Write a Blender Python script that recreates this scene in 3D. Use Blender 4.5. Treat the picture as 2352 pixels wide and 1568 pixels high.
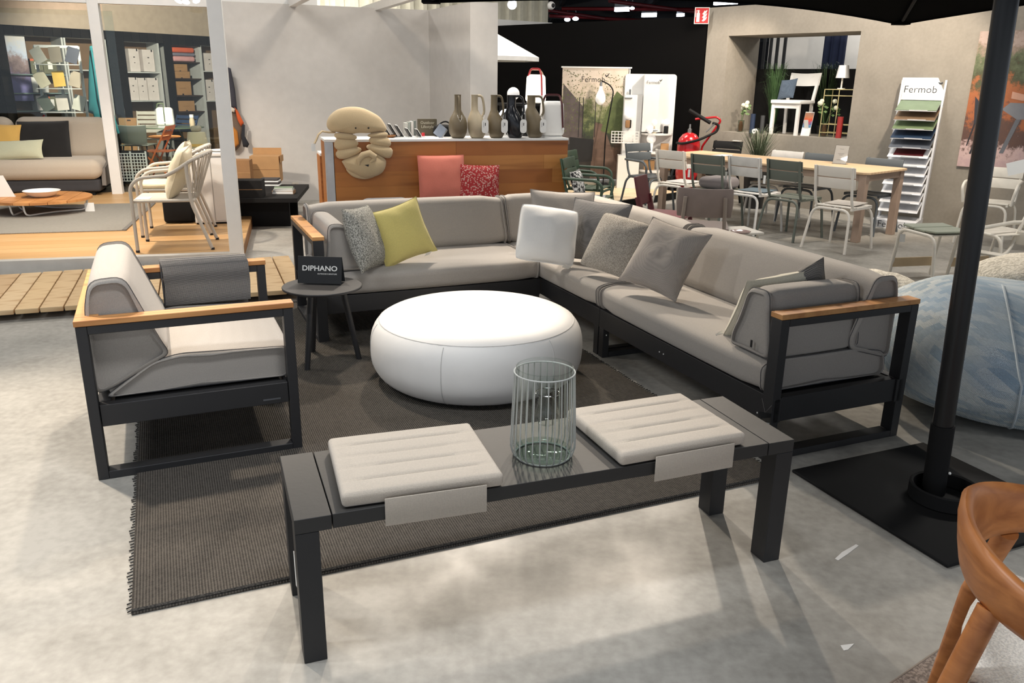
import bpy, bmesh, math, random
from mathutils import Vector, Matrix, noise as mnoise
for o in list(bpy.data.objects): bpy.data.objects.remove(o)
rnd = random.Random(7)
S = bpy.context.scene; COL = S.collection; PI = math.pi
def R(d): return math.radians(d)
# ---------------------------------------------------------------- camera
F, PITCH, ROLL, H = 1858.0, R(17.77), R(.83), 1.62
cp, sp, cr, sr = math.cos(PITCH), math.sin(PITCH), math.cos(ROLL), math.sin(ROLL)
_b = [Vector((1,0,0)), Vector((0,-sp,-cp)), Vector((0,cp,-sp))]
CX, CY, CZ = _b[0]*cr-_b[1]*sr, _b[0]*sr+_b[1]*cr, _b[2]      # right, down, forward
cam = bpy.data.objects.new('camera', bpy.data.cameras.new('camera')); COL.objects.link(cam); S.camera = cam
cam.data.sensor_width = 36; cam.data.lens = F/2352*36; cam.data.clip_end = 200; cam.data.clip_start=.05
cam.matrix_world = Matrix(((CX.x,-CY.x,-CZ.x,0),(CX.y,-CY.y,-CZ.y,0),(CX.z,-CY.z,-CZ.z,H),(0,0,0,1)))
EYE = Vector((0,0,H))
def ray(x,y): return CX*((x-1176)/F)+CY*((y-784)/F)+CZ
def P(x,y,z=0.):                 # pixel -> point on the level plane z
    d=ray(x,y); return EYE+d*((z-H)/d.z)
def PW(x,y,p,ang):               # pixel -> point on an upright wall through p running at angle ang
    n=Vector((-math.sin(ang),math.cos(ang),0)); d=ray(x,y)
    return EYE+d*((Vector((p[0],p[1],H))-EYE).dot(n)/d.dot(n))
# ---------------------------------------------------------------- world, lamps, exposure
W = bpy.data.worlds.new('showroom'); S.world = W; W.use_nodes = True
W.node_tree.nodes['Background'].inputs[0].default_value = (.84,.91,1,1)
W.node_tree.nodes['Background'].inputs[1].default_value = .60
S.view_settings.view_transform='Standard'; S.view_settings.look='None'; S.view_settings.exposure=.45; S.view_settings.gamma=1
S.view_settings.use_curve_mapping=False
def area(name, loc, size, power, col, rot=(0,0,0)):
    l=bpy.data.lights.new(name,'AREA'); l.shape='RECTANGLE'; l.size,l.size_y=size; l.energy=power; l.color=col
    o=bpy.data.objects.new(name,l); COL.objects.link(o); o.location=loc; o.rotation_euler=rot; return o
def spot(name, loc, target, power, col, ang=60, blend=.5, rad=.06):
    l=bpy.data.lights.new(name,'SPOT'); l.energy=power; l.color=col; l.spot_size=R(ang); l.spot_blend=blend; l.shadow_soft_size=rad
    o=bpy.data.objects.new(name,l); COL.objects.link(o); o.location=loc
    o.rotation_euler=(Vector(target)-Vector(loc)).to_track_quat('-Z','Y').to_euler(); return o
WARM=(1,.86,.70); NEUT=(1,.95,.88)
LUM=[(-3.6,1.6),(-4.5,5.5),(.1,1.9),(-.6,8.2),(3.0,-1.0),(4.6,6.0),(3.4,10.2),(-4.3,9.0),(0.8,12.4),(-2.5,13.5),(5.6,13.6)]
for i,(x,y) in enumerate(LUM): area('ceiling_strip',(x,y,4.03),(1.5,.18),62,(.96,.98,1) if y<2 else (1,.95,.88))  # strips out of view, added to brighten the showroom and the room behind the niche
SPOTS=[((-1.9,5.6,3.3),(-1.75,3.6,0),230,52),((-.6,7.6,3.3),(-.1,4.9,.4),330,62),((1.2,7.4,3.3),(1.5,4.9,.4),330,60),
 ((-2.9,3.9,3.3),(-2.5,2.7,0),330,62),((-1.3,9.6,3.3),(-.5,8.2,.8),170,60),((3.1,10.4,3.3),(2.5,12.5,.9),250,66),
 ((-3.9,7.6,2.75),(-4.0,8.9,0),260,100),((-5.3,12.2,2.9),(-5.8,15.5,1.2),620,110),((-1.2,8.6,3.2),(-1.9,11.6,1.5),55,80),((4.3,8.2,3.3),(3.9,10.7,1.0),300,84)]
SPOTOBJ=[spot('track_spot',a,b,p,WARM,g) for a,b,p,g in SPOTS]
# ---------------------------------------------------------------- materials
MC={}
def C(c): return tuple((v/255/12.92 if v<10.3 else ((v/255+.055)/1.055)**2.4) for v in c)+(1,)
def mat(name,col,rough=.55,metal=0,kind='plain',col2=None,sc=1.,bump=.1,var=.06,trans=0,emit=None,spec=.5,rot=0,coat=0,sheen=.25):
    if name in MC: return MC[name]
    m=bpy.data.materials.new(name); m.use_nodes=True; N=m.node_tree.nodes; L=m.node_tree.links; b=N['Principled BSDF']
    b.inputs['Roughness'].default_value=rough; b.inputs['Metallic'].default_value=metal; b.inputs['Specular IOR Level'].default_value=spec
    if coat: b.inputs['Coat Weight'].default_value=coat; b.inputs['Coat Roughness'].default_value=.15
    c=C(col); c2=C(col2) if col2 else tuple(v*(1-var*2.2) for v in c[:3])+(1,); 
    def node(t,**k):
        n=N.new(t)
        for a,v in k.items():
            if isinstance(v,(int,float,tuple)) and a in n.inputs: n.inputs[a].default_value=v
            else: setattr(n,a,v)
        return n
    tc=node('ShaderNodeTexCoord'); mp=node('ShaderNodeMapping'); L.new(tc.outputs['Object'],mp.inputs[0]); mp.inputs['Rotation'].default_value=(0,0,rot)
    mix=node('ShaderNodeMix',data_type='RGBA'); mix.inputs[6].default_value=c; mix.inputs[7].default_value=c2
    L.new(mix.outputs[2],b.inputs['Base Color'])
    def bmp(sock,st,d=.02):
        bn=node('ShaderNodeBump'); bn.inputs['Strength'].default_value=st; bn.inputs['Distance'].default_value=d
        L.new(sock,bn.inputs['Height']); L.new(bn.outputs[0],b.inputs['Normal'])
    def noise(s,det=4,v=None):
        n=node('ShaderNodeTexNoise'); n.inputs['Scale'].default_value=s; n.inputs['Detail'].default_value=det; L.new((v or mp).outputs[0],n.inputs['Vector']); return n
    def ramp(sock,a,bb):
        r=node('ShaderNodeMapRange'); r.inputs[1].default_value=a; r.inputs[2].default_value=bb; L.new(sock,r.inputs[0]); return r
    def math_(op,a,bv):
        n=node('ShaderNodeMath',operation=op); L.new(a,n.inputs[0])
        if hasattr(bv,'node'): L.new(bv,n.inputs[1])
        else: n.inputs[1].default_value=bv
        return n
    if kind=='plain':
        n=noise(9*sc); r=ramp(n.outputs[0],.3,.7); L.new(r.outputs[0],mix.inputs[0])
        if bump: bmp(noise(60*sc).outputs[0],bump*.5,.004)
    elif kind=='fabric':                      # woven cloth: crossed threads
        ws=[]
        for d in ('X','Y','Z'):
            w=node('ShaderNodeTexWave',bands_direction=d); w.inputs['Scale'].default_value=110*sc; w.inputs['Distortion'].default_value=1.2; w.inputs['Detail'].default_value=1; L.new(mp.outputs[0],w.inputs[0]); ws.append(w)
        m1=math_('MULTIPLY',ws[0].outputs['Fac'],ws[1].outputs['Fac']); m2=math_('MULTIPLY',m1.outputs[0],ws[2].outputs['Fac'])
        n=noise(240*sc,3); r=ramp(n.outputs[0],.35,.65)
        L.new(r.outputs[0],mix.inputs[0]); a=math_('ADD',m2.outputs[0],n.outputs[0]); bmp(a.outputs[0],bump,.004)
        b.inputs['Sheen Weight'].default_value=sheen; b.inputs['Sheen Roughness'].default_value=.6
    elif kind=='speckle':
        n=noise(150*sc,2); r=ramp(n.outputs[0],.45,.56); L.new(r.outputs[0],mix.inputs[0]); bmp(n.outputs[0],bump,.006)
    elif kind=='weave':                       # coarse basket weave
        ws=[]
        for d in ('X','Y','Z'):
            w=node('ShaderNodeTexWave',bands_direction=d); w.inputs['Scale'].default_value=28*sc; w.inputs['Distortion'].default_value=.4; L.new(mp.outputs[0],w.inputs[0]); ws.append(w)
        m1=math_('MAXIMUM',ws[0].outputs['Fac'],ws[1].outputs['Fac']); m2=math_('MULTIPLY',m1.outputs[0],ws[2].outputs['Fac'])
        r=ramp(m2.outputs[0],.1,.8); L.new(r.outputs[0],mix.inputs[0]); bmp(m2.outputs[0],bump,.006)
    elif kind=='ribs':                        # flat woven rug: cords across, knots along
        w=node('ShaderNodeTexWave',bands_direction='X'); w.inputs['Scale'].default_value=22*sc; w.inputs['Distortion'].default_value=.6; w.inputs['Detail'].default_value=2; L.new(mp.outputs[0],w.inputs[0])
        w2=node('ShaderNodeTexWave',bands_direction='Y'); w2.inputs['Scale'].default_value=34*sc; w2.inputs['Distortion'].default_value=2.5; L.new(mp.outputs[0],w2.inputs[0])
        n=noise(45*sc,3); a=math_('MULTIPLY',w2.outputs['Fac'],.45); a2=math_('ADD',w.outputs['Fac'],a.outputs[0]); a3=math_('ADD',a2.outputs[0],n.outputs[0])
        r=ramp(a3.outputs[0],.6,1.9); L.new(r.outputs[0],mix.inputs[0]); bmp(a3.outputs[0],bump,.012)
    elif kind=='wood':
        mp.inputs['Scale'].default_value=(2.2*sc,26*sc,26*sc)
        n=noise(1,6); w=node('ShaderNodeTexWave',bands_direction='Y'); w.inputs['Scale'].default_value=.35; w.inputs['Distortion'].default_value=7; w.inputs['Detail'].default_value=3; L.new(mp.outputs[0],w.inputs[0])
        a=math_('MULTIPLY',w.outputs['Fac'],n.outputs[0]); r=ramp(a.outputs[0],.05,.6); L.new(r.outputs[0],mix.inputs[0]); bmp(a.outputs[0],bump*.4,.004)
    elif kind=='grain':                       # figured solid wood
        n=noise(5*sc,7); n.inputs['Distortion'].default_value=1.6; mp.inputs['Scale'].default_value=(1,1,3.2); r=ramp(n.outputs[0],.32,.68); L.new(r.outputs[0],mix.inputs[0]); bmp(n.outputs[0],bump*.3,.003)
    elif kind=='concrete':
        n1=noise(.55*sc,5); n2=noise(3.2*sc,7); n3=noise(26*sc,6)
        a=math_('ADD',n1.outputs[0],n2.outputs[0]); a=math_('ADD',a.outputs[0],math_('MULTIPLY',n3.outputs[0],.8).outputs[0])
        r=ramp(a.outputs[0],1.1,1.7); L.new(r.outputs[0],mix.inputs[0])
        rr=ramp(n2.outputs[0],.3,.75); rr.inputs[3].default_value=rough-.08; rr.inputs[4].default_value=rough+.12; L.new(rr.outputs[0],b.inputs['Roughness']); bmp(n3.outputs[0],bump,.002)
    elif kind=='sprinkle':
        v=node('ShaderNodeTexVoronoi'); v.inputs['Scale'].default_value=52*sc; L.new(mp.outputs[0],v.inputs['Vector']); r=ramp(v.outputs['Distance'],.36,.42); L.new(r.outputs[0],mix.inputs[0])
    elif kind=='brick':                       # patchwork of small rectangles with dyed blotches
        mp.inputs['Rotation'].default_value=(R(50),R(35),R(38)); br=node('ShaderNodeTexBrick'); br.inputs['Scale'].default_value=13*sc; br.inputs['Bias'].default_value=0; br.inputs['Brick Width'].default_value=.6; br.inputs['Row Height'].default_value=.3; br.inputs['Color1'].default_value=c; br.inputs['Color2'].default_value=c2
        br.inputs['Mortar'].default_value=tuple((p+q)/2 for p,q in zip(c,c2)); br.inputs['Mortar Size'].default_value=.008; L.new(mp.outputs[0],br.inputs['Vector'])
        n=noise(2.2,3); r=ramp(n.outputs[0],.45,.9); mix.inputs[7].default_value=C((150,178,206)); L.new(br.outputs[0],mix.inputs[6]); L.new(r.outputs[0],mix.inputs[0])
        w=node('ShaderNodeTexWave'); w.inputs['Scale'].default_value=60; L.new(mp.outputs[0],w.inputs[0]); bmp(w.outputs['Fac'],bump,.004)
    if trans: b.inputs['Transmission Weight'].default_value=trans; b.inputs['IOR'].default_value=1.45
    if emit: b.inputs['Emission Color'].default_value=C(emit[0]); b.inputs['Emission Strength'].default_value=emit[1]
    MC[name]=m; return m
def glassmat(name,tint=(235,245,243),gl=1.0):
    if name in MC: return MC[name]
    m=bpy.data.materials.new(name); m.use_nodes=True; N=m.node_tree.nodes; L=m.node_tree.links
    N.remove(N['Principled BSDF']); t=N.new('ShaderNodeBsdfTransparent'); t.inputs[0].default_value=C(tint); g=N.new('ShaderNodeBsdfGlossy'); g.inputs['Roughness'].default_value=.02
    f=N.new('ShaderNodeLayerWeight'); f.inputs[0].default_value=.5; pw=N.new('ShaderNodeMath'); pw.operation='POWER'; pw.inputs[1].default_value=4; L.new(f.outputs['Facing'],pw.inputs[0]); mu=N.new('ShaderNodeMath'); mu.operation='MULTIPLY_ADD'; mu.inputs[1].default_value=.5*gl; mu.inputs[2].default_value=.03*gl; L.new(pw.outputs[0],mu.inputs[0])
    x=N.new('ShaderNodeMixShader'); L.new(mu.outputs[0],x.inputs[0]); L.new(t.outputs[0],x.inputs[1]); L.new(g.outputs[0],x.inputs[2]); L.new(x.outputs[0],N['Material Output'].inputs[0])
    MC[name]=m; return m
def photomat(name,stops,sc=3.,seed=0.,kind='bands'):
    # printed picture: soft bands of colour from bottom to top broken up by leafy noise (flat print on a flat sheet)
    if name in MC: return MC[name]
    m=bpy.data.materials.new(name); m.use_nodes=True; N=m.node_tree.nodes; L=m.node_tree.links; b=N['Principled BSDF']; b.inputs['Roughness'].default_value=.5
    tc=N.new('ShaderNodeTexCoord'); sx=N.new('ShaderNodeSeparateXYZ'); L.new(tc.outputs['Generated'],sx.inputs[0])
    mp=N.new('ShaderNodeMapping'); mp.inputs['Location'].default_value=(seed,seed,seed); L.new(tc.outputs['Object'],mp.inputs[0])
    n=N.new('ShaderNodeTexNoise'); n.inputs['Scale'].default_value=sc; n.inputs['Detail'].default_value=8; n.inputs['Roughness'].default_value=.75; L.new(mp.outputs[0],n.inputs['Vector'])
    a=N.new('ShaderNodeMath'); a.operation='MULTIPLY_ADD'; a.inputs[1].default_value=.9; a.inputs[2].default_value=-.45; L.new(n.outputs[0],a.inputs[0])
    s=N.new('ShaderNodeMath'); s.operation='ADD'; L.new(sx.outputs['Z'],s.inputs[0]); L.new(a.outputs[0],s.inputs[1])
    r=N.new('ShaderNodeValToRGB'); L.new(s.outputs[0],r.inputs[0]); e=r.color_ramp.elements
    while len(e)<len(stops): e.new(.5)
    for q,(p,c) in zip(e,stops): q.position=p; q.color=C(c)
    L.new(r.outputs[0],b.inputs['Base Color']); MC[name]=m; return m
# ---------------------------------------------------------------- mesh helpers
class G:
    def __init__(s): s.v=[]; s.f=[]
    def add(s,vs,fs,M=None):
        k=len(s.v); s.v+=[(M@Vector(p) if M else Vector(p)) for p in vs]; s.f+=[tuple(i+k for i in f) for f in fs]; return s
    def box(s,c,d,M=None):
        x,y,z=c; a,b,e=d[0]/2,d[1]/2,d[2]/2
        return s.add([(x+i*a,y+j*b,z+k*e) for i in(-1,1) for j in(-1,1) for k in(-1,1)],[(0,1,3,2),(4,6,7,5),(0,4,5,1),(2,3,7,6),(0,2,6,4),(1,5,7,3)],M)
    def bx(s,a,b,M=None): return s.box([(p+q)/2 for p,q in zip(a,b)],[abs(q-p) for p,q in zip(a,b)],M)
    def rbox(s,c,d,r,n=3,sub=(1,1,1),fn=None,M=None):
        h=[v/2 for v in d]; r=min(r,min(h)*.98)
        def ax(i):
            e=[h[i]-r+r*math.tan(PI/4*k/n) for k in range(n+1)]; mid=[(-h[i]+r)+(2*h[i]-2*r)*k/sub[i] for k in range(1,sub[i])]
            return [-v for v in reversed(e)]+mid+e
        A=[ax(i) for i in range(3)]; D={}; fs=[]; vs=[]
        def vid(p):
            q=[max(-(h[i]-r),min(h[i]-r,p[i])) for i in range(3)]; dl=[p[i]-q[i] for i in range(3)]; l=math.sqrt(sum(t*t for t in dl)) or 1
            w=[q[i]+r*dl[i]/l for i in range(3)]; k=tuple(round(t,6) for t in w)
            if k not in D: D[k]=len(vs); w=fn(*w) if fn else w; vs.append((w[0]+c[0],w[1]+c[1],w[2]+c[2]))
            return D[k]
        for i in range(3):
            u,v=(i+1)%3,(i+2)%3
            for sg in(-1,1):
                for a in range(len(A[u])-1):
                    for b in range(len(A[v])-1):
                        q=[]
                        for (da,db) in ((0,0),(1,0),(1,1),(0,1)):
                            p=[0,0,0]; p[i]=sg*h[i]; p[u]=A[u][a+da]; p[v]=A[v][b+db]; q.append(vid(p))
                        if sg<0: q.reverse()
                        if len(set(q))>=3:
                            qq=[]; [qq.append(t) for t in q if t not in qq]; fs.append(tuple(qq))
        return s.add(vs,fs,M)
    def lathe(s,prof,n=24,M=None,shift=None,cap=True):
        vs=[];fs=[]
        for r,z in prof:
            dx,dy=shift(z) if shift else (0,0)
            vs+=[(dx+r*math.cos(2*PI*i/n),dy+r*math.sin(2*PI*i/n),z) for i in range(n)]
        for j in range(len(prof)-1):
            for i in range(n): a=j*n+i; b=j*n+(i+1)%n; fs.append((a,b,b+n,a+n))
        if cap:
            if prof[0][0]>1e-6: fs.append(tuple(range(n-1,-1,-1)))
            if prof[-1][0]>1e-6: fs.append(tuple(range((len(prof)-1)*n,len(prof)*n)))
        return s.add(vs,fs,M)
    def tube(s,pts,r,n=8,closed=False,M=None,flat=1.0):
        pts=[Vector(p) for p in pts]; m=len(pts); rs=r if isinstance(r,(list,tuple)) else [r]*m
        def tan(i):
            if closed: return (pts[(i+1)%m]-pts[i-1]).normalized()
            return (pts[min(i+1,m-1)]-pts[max(i-1,0)]).normalized()
        t=tan(0); u=t.orthogonal().normalized()
        if abs(t.z)<.9: u=(Vector((0,0,1))-t*t.z).normalized()
        vs=[];fs=[]
        for i in range(m):
            t=tan(i); u=(u-t*u.dot(t)).normalized(); w=t.cross(u)
            vs+=[pts[i]+(u*math.cos(2*PI*k/n)*flat+w*math.sin(2*PI*k/n))*rs[i] for k in range(n)]
        for j in range(m if closed else m-1):
            o=((j+1)%m)*n
            for k in range(n): fs.append((j*n+k,j*n+(k+1)%n,o+(k+1)%n,o+k))
        if not closed: fs+= [tuple(range(n-1,-1,-1)),tuple(range((m-1)*n,m*n))]
        return s.add(vs,fs,M)
    def bar(s,a,b,w,h,M=None,up=(0,0,1)):      # straight bar of rectangular section
        a,b=Vector(a),Vector(b); t=(b-a).normalized(); upv=Vector(up)
        if abs(t.dot(upv))>.99: upv=Vector((0,1,0)) if abs(t.y)<.9 else Vector((1,0,0))
        x=t.cross(upv).normalized()*w/2; y=x.cross(t).normalized()*h/2
        return s.add([a-x-y,a+x-y,a+x+y,a-x+y,b-x-y,b+x-y,b+x+y,b-x+y],[(3,2,1,0),(4,5,6,7),(0,1,5,4),(1,2,6,5),(2,3,7,6),(3,0,4,7)],M)
    def prism(s,poly,z0,z1,M=None):
        n=len(poly); return s.add([(p[0],p[1],z0) for p in poly]+[(p[0],p[1],z1) for p in poly],[tuple(range(n-1,-1,-1)),tuple(range(n,2*n))]+[(i,(i+1)%n,n+(i+1)%n,n+i) for i in range(n)],M)
    def sphere(s,c,r,n=16,m=10,M=None,sc=(1,1,1)):
        pr=[(max(1e-7,math.sin(PI*i/m)),-math.cos(PI*i/m)) for i in range(m+1)]
        return s.lathe(pr,n,(M or Matrix())@Matrix.Translation(c)@Matrix.Diagonal((r*sc[0],r*sc[1],r*sc[2],1)),cap=False)
    def loft(s,prof,length,rend=.04,rc=.03,puff=0.,nl=10,M=None):
        # cushion: 2-D outline (y,z), corners rounded, drawn along x; ends rounded; faces slightly full
        P2=[Vector(p) for p in prof]; n=len(P2); out=[]
        for i in range(n):
            p=P2[i]; a=(P2[i-1]-p); b=(P2[(i+1)%n]-p); k=min(rc,a.length*.45,b.length*.45); a=p+a.normalized()*k; b=p+b.normalized()*k
            for t in (0,.25,.5,.75,1): out.append(a*(1-t)**2+p*2*t*(1-t)+b*t*t)
            q0=b; q1=P2[(i+1)%n]+(P2[i]-P2[(i+1)%n]).normalized()*min(rc,(P2[i]-P2[(i+1)%n]).length*.45)
            for t in (.25,.5,.75): out.append(q0.lerp(q1,t))
        c=sum(out,Vector((0,0)))/len(out); m=len(out); rings=[]
        rad=min((o-c).length for o in out)
        for k in range(6):
            an=PI/2*k/5; rings.append((-length/2+rend*(1-math.sin(an)),rend*(1-math.cos(an)),0))
        for k in range(1,nl): t=k/nl; rings.append((-length/2+rend+(length-2*rend)*t,0,math.sin(PI*t)**.6))
        for k in range(5,-1,-1):
            an=PI/2*k/5; rings.append((length/2-rend*(1-math.sin(an)),rend*(1-math.cos(an)),0))
        vs=[];fs=[]
        for x,ins,pf in rings:
            for o in out:
                d=o-c; l=d.length; vs.append((x,)+tuple(c+d*((l-ins*min(1,l/rad*.9)+puff*pf)/l)))
        for j in range(len(rings)-1):
            for k in range(m): fs.append((j*m+k,j*m+(k+1)%m,(j+1)*m+(k+1)%m,(j+1)*m+k))
        fs+= [tuple(range(m-1,-1,-1)),tuple(range((len(rings)-1)*m,len(rings)*m))]
        s.add(vs,fs,M); s.outline=[(o.x,o.y) for o in out]; return s
def ob(name,g,m,parent=None,smooth=False,loc=None,rot=None,bevel=0,seg=2):
    me=bpy.data.meshes.new(name); me.from_pydata([tuple(v) for v in g.v],[],g.f); me.update()
    bm=bmesh.new(); bm.from_mesh(me); bmesh.ops.recalc_face_normals(bm,faces=bm.faces); bm.to_mesh(me); bm.free()
    o=bpy.data.objects.new(name,me); COL.objects.link(o); me.materials.append(m)
    if parent: o.parent=parent
    if loc is not None: o.location=loc
    if rot is not None: o.rotation_euler=rot if hasattr(rot,'__len__') else (0,0,rot)
    if bevel:
        b=o.modifiers.new('bevel','BEVEL'); b.width=bevel; b.segments=seg; b.limit_method='ANGLE'; b.harden_normals=True; smooth=True
    if smooth: me.polygons.foreach_set('use_smooth',[True]*len(me.polygons)); me.set_sharp_from_angle(angle=R(50))
    return o
def tag(o,label,cat,group=None):
    o['label']=label; o['category']=cat
    if group: o['group']=group
    return o
def thing(name,label,cat,loc=(0,0,0),rot=0,group=None):
    o=bpy.data.objects.new(name,None); COL.objects.link(o); o.location=loc; o.rotation_euler=rot if hasattr(rot,'__len__') else (0,0,rot); o.empty_display_size=.1
    return tag(o,label,cat,group)
def struct(name,g,m,**k):
    o=ob(name,g,m,**k)
    if not o.parent: o['kind']='structure'
    return o
def dup(root,loc,rot,label,group=None,recolor=None):
    def cpy(o,par):
        c=o.copy(); COL.objects.link(c); c.parent=par
        if recolor and c.type=='MESH' and c.data.materials and c.data.materials[0] in recolor:
            c.data=c.data.copy(); c.data.materials[0]=recolor[c.data.materials[0]]
        for ch in o.children: cpy(ch,c)
        return c
    kids=list(root.children); r=cpy(root,None); r.location=loc; r.rotation_euler=rot if hasattr(rot,'__len__') else (0,0,rot); r['label']=label
    if group: r['group']=group
    return r
_font={}
def text(body,size,m,parent,loc,rot,ext=.0008,align='CENTER',sx=1.,name='lettering',off=0):
    cu=bpy.data.curves.new('t','FONT'); cu.body=body; cu.size=size; cu.extrude=ext; cu.align_x=align; cu.align_y='CENTER'; cu.offset=off; cu.resolution_u=3
    t=bpy.data.objects.new('t',cu); COL.objects.link(t); bpy.context.view_layer.update()
    me=bpy.data.meshes.new_from_object(t.evaluated_get(bpy.context.evaluated_depsgraph_get())); bpy.data.objects.remove(t); bpy.data.curves.remove(cu)
    me.materials.clear(); me.materials.append(m); me.name=name
    o=bpy.data.objects.new(name,me); COL.objects.link(o); o.parent=parent; o.location=loc; o.rotation_euler=rot; o.scale=(sx,1,1); return o
def arc(p,q,c,n=6):               # rounded corner from p to q about control c
    p,q,c=Vector(p),Vector(q),Vector(c); return [p*(1-t)**2+c*2*t*(1-t)+q*t*t for t in [i/n for i in range(n+1)]]
def rpath(pts,r,closed=False,n=5):   # polyline with rounded corners
    pts=[Vector(p) for p in pts]; m=len(pts); out=[]
    for i in range(m):
        if not closed and i in (0,m-1): out.append(pts[i]); continue
        a=pts[i-1]-pts[i]; b=pts[(i+1)%m]-pts[i]; k=min(r,a.length*.48,b.length*.48)
        out+=arc(pts[i]+a.normalized()*k,pts[i]+b.normalized()*k,pts[i],n)
    return out
def pillow(name,label,w,h,t,m,loc,rot,cat='cushion',pinch=.07,seed=0,n=18,parent=None,group=None,corner=1.0,piping=None,tagm=None):
    # stuffed square cushion standing in its own x-z plane, centred on loc
    g=G(); vs=[];idx={};fs=[]
    for sgn in (1,-1):
        for i in range(n+1):
            for j in range(n+1):
                u,v=-1+2*i/n,-1+2*j/n; edge=i in(0,n) or j in(0,n)
                if sgn<0 and edge: idx[(-1,i,j)]=idx[(1,i,j)]; continue
                su=math.sin(u*PI/2)*.35+u*.65; sv=math.sin(v*PI/2)*.35+v*.65
                cf=1-(1-corner)*(su*su*sv*sv)**2; x=su*cf*w/2*(1-pinch*(1-sv*sv)*abs(su)**3); z=sv*cf*h/2*(1-pinch*(1-su*su)*abs(sv)**3)
                th=t/2*max(0,(1-abs(su)**2.6))**.55*max(0,(1-abs(sv)**2.6))**.55
                wr=mnoise.noise((x*7+seed*3.1,z*7+seed,sgn*2.0))*.1+mnoise.noise((x*16+seed*5,z*16,sgn*5.0))*.05
                idx[(sgn,i,j)]=len(vs); vs.append((x+wr*.02,sgn*-th*(1+wr*1.6),z+wr*.02))
        for i in range(n):
            for j in range(n):
                q=[idx[(sgn,i,j)],idx[(sgn,i+1,j)],idx[(sgn,i+1,j+1)],idx[(sgn,i,j+1)]]
                fs.append(tuple(q) if sgn>0 else tuple(reversed(q)))
    g.add(vs,fs)
    if parent: o=ob(name,g,m,parent,True,loc,rot); return o
    r=thing(name,label,cat,loc,rot,group); ob('cover',g,m,r,True)
    pts=[Vector(vs[idx[(1,i,j)]]) for i,j in [(k,0) for k in range(n)]+[(n,k) for k in range(n)]+[(n-k,n) for k in range(n)]+[(0,n-k) for k in range(n)]]
    ob('piping',G().tube(pts,.0028,5,True),piping or m,r,True)
    if tagm:
        tx=tagm; ob('care_tag',G().box((0,0,0),(.05,.002,.035)),MC['paper'],r,loc=(tx[0]*w/2,-.012,tx[1]*h/2),rot=(R(70),0,R(20)))
    return r
# ================================================================ shared materials
M_conc=mat('polished_concrete',(172,169,162),.46,kind='concrete',col2=(136,133,126),bump=.05)
M_black=mat('black_powder_coat',(40,40,42),.5,bump=.15,var=.03); M_blk2=mat('matt_black',(20,20,21),.7,var=.03,spec=.25)
M_teak=mat('oiled_teak',(205,150,92),.5,kind='wood',col2=(170,112,62)); M_sofa=mat('taupe_outdoor_fabric',(169,163,156),.9,kind='fabric',bump=.25,var=.05,spec=.2)
M_seam=mat('dark_seam',(78,78,82),.8,bump=0); M_paper=mat('paper',(235,235,232),.6,bump=0,var=.01); M_white=mat('white_paint',(232,231,228),.45,bump=.05,var=.02)
M_wallw=mat('white_plaster',(198,195,191),.85,bump=.2,var=.03); M_grey=mat('grey_plaster',(150,143,132),.85,kind='concrete',col2=(136,130,120),bump=.1)
M_steel=mat('brushed_steel',(170,172,174),.35,1.,bump=.05); M_ink=mat('black_ink',(24,24,26),.6,bump=0); M_cream=mat('cream_canvas',(202,191,177),.9,kind='fabric',bump=.25,var=.05,spec=.2)
M_chrome=mat('chrome',(200,200,200),.15,1.,bump=0)
# ================================================================ the setting
E1=Vector((math.cos(R(23.1)),math.sin(R(23.1)),0)); E2=Vector((-E1.y,E1.x,0)); SY=R(23.1)
def ab(a,b,z=0): return E1*a+E2*b+Vector((0,0,z))
fl=struct('floor',G().bx((-22,-5,-.1),(22,62,0)),M_conc)
for pts in (((1918,1283),(1934,1268),(1966,1250),(1972,1253),(1950,1270),(1925,1287)),((1930,1482),(1962,1478),(1948,1492),(1938,1494))):
    g=G(); q=[P(x,y,0) for x,y in pts]; g.prism([(v.x,v.y) for v in q],.0002,.0012); ob('paint_chip',g,M_white,fl)
ceil=struct('ceiling',G().bx((-22,-5,4.5),(22,62,4.7)),mat('dark_ceiling',(34,34,38),.9,bump=0))
struct('wall_far',G().bx((-22,60,0),(22,60.3,4.5)),mat('far_wall',(38,36,40),.9,bump=0))
for y in (16,21,26,31,36,41,46,52): struct('roof_beam',G().bx((-20,y,4.15),(20,y+.18,4.499)),mat('steel_beam',(52,54,58),.6,bump=0))
for x in (-3,1.5,4.5,7.5): struct('purlin',G().bx((x,14,4.2),(x+.12,58,4.4)),MC['steel_beam'])
M_redp=mat('red_pipe',(140,34,40),.5,bump=0)
for k,(p,q) in enumerate([((1290,20),(1640,22)),((1262,36),(1500,48)),((1400,2),(1620,30)),((1262,24),(1440,50))]):
    a=P(*p,4.1); b=P(*q,4.1); struct('sprinkler_pipe',G().tube([a,b],.06,8),M_redp,smooth=True)
a=P(1523,30,4.3); struct('trim_9',G().bx((a.x-.35,a.y,0),(a.x+.35,a.y+.5,4.14)),MC['steel_beam'])
M_led=mat('led_tube',(255,255,255),.5,emit=((235,242,255),6),bump=0)
def led(p0,p1,z,w,label):
    a,b=P(*p0,z),P(*p1,z); t=thing('strip_light',label,'light',(a+b)/2,group='strip lights under the far ceiling'); d=(b-a)/2; z+=.001
    ob('housing',G().bar(-d+Vector((0,0,w)),d+Vector((0,0,w)),w,w),M_steel,t); ob('diffuser',G().bar(-d,d,w,w),M_led,t)
    for s in(-.6,.6): ob('rod',G().tube([d*s+Vector((0,0,w*1.5)),d*s+Vector((0,0,4.5-z))],.02,6),M_steel,t)
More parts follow.
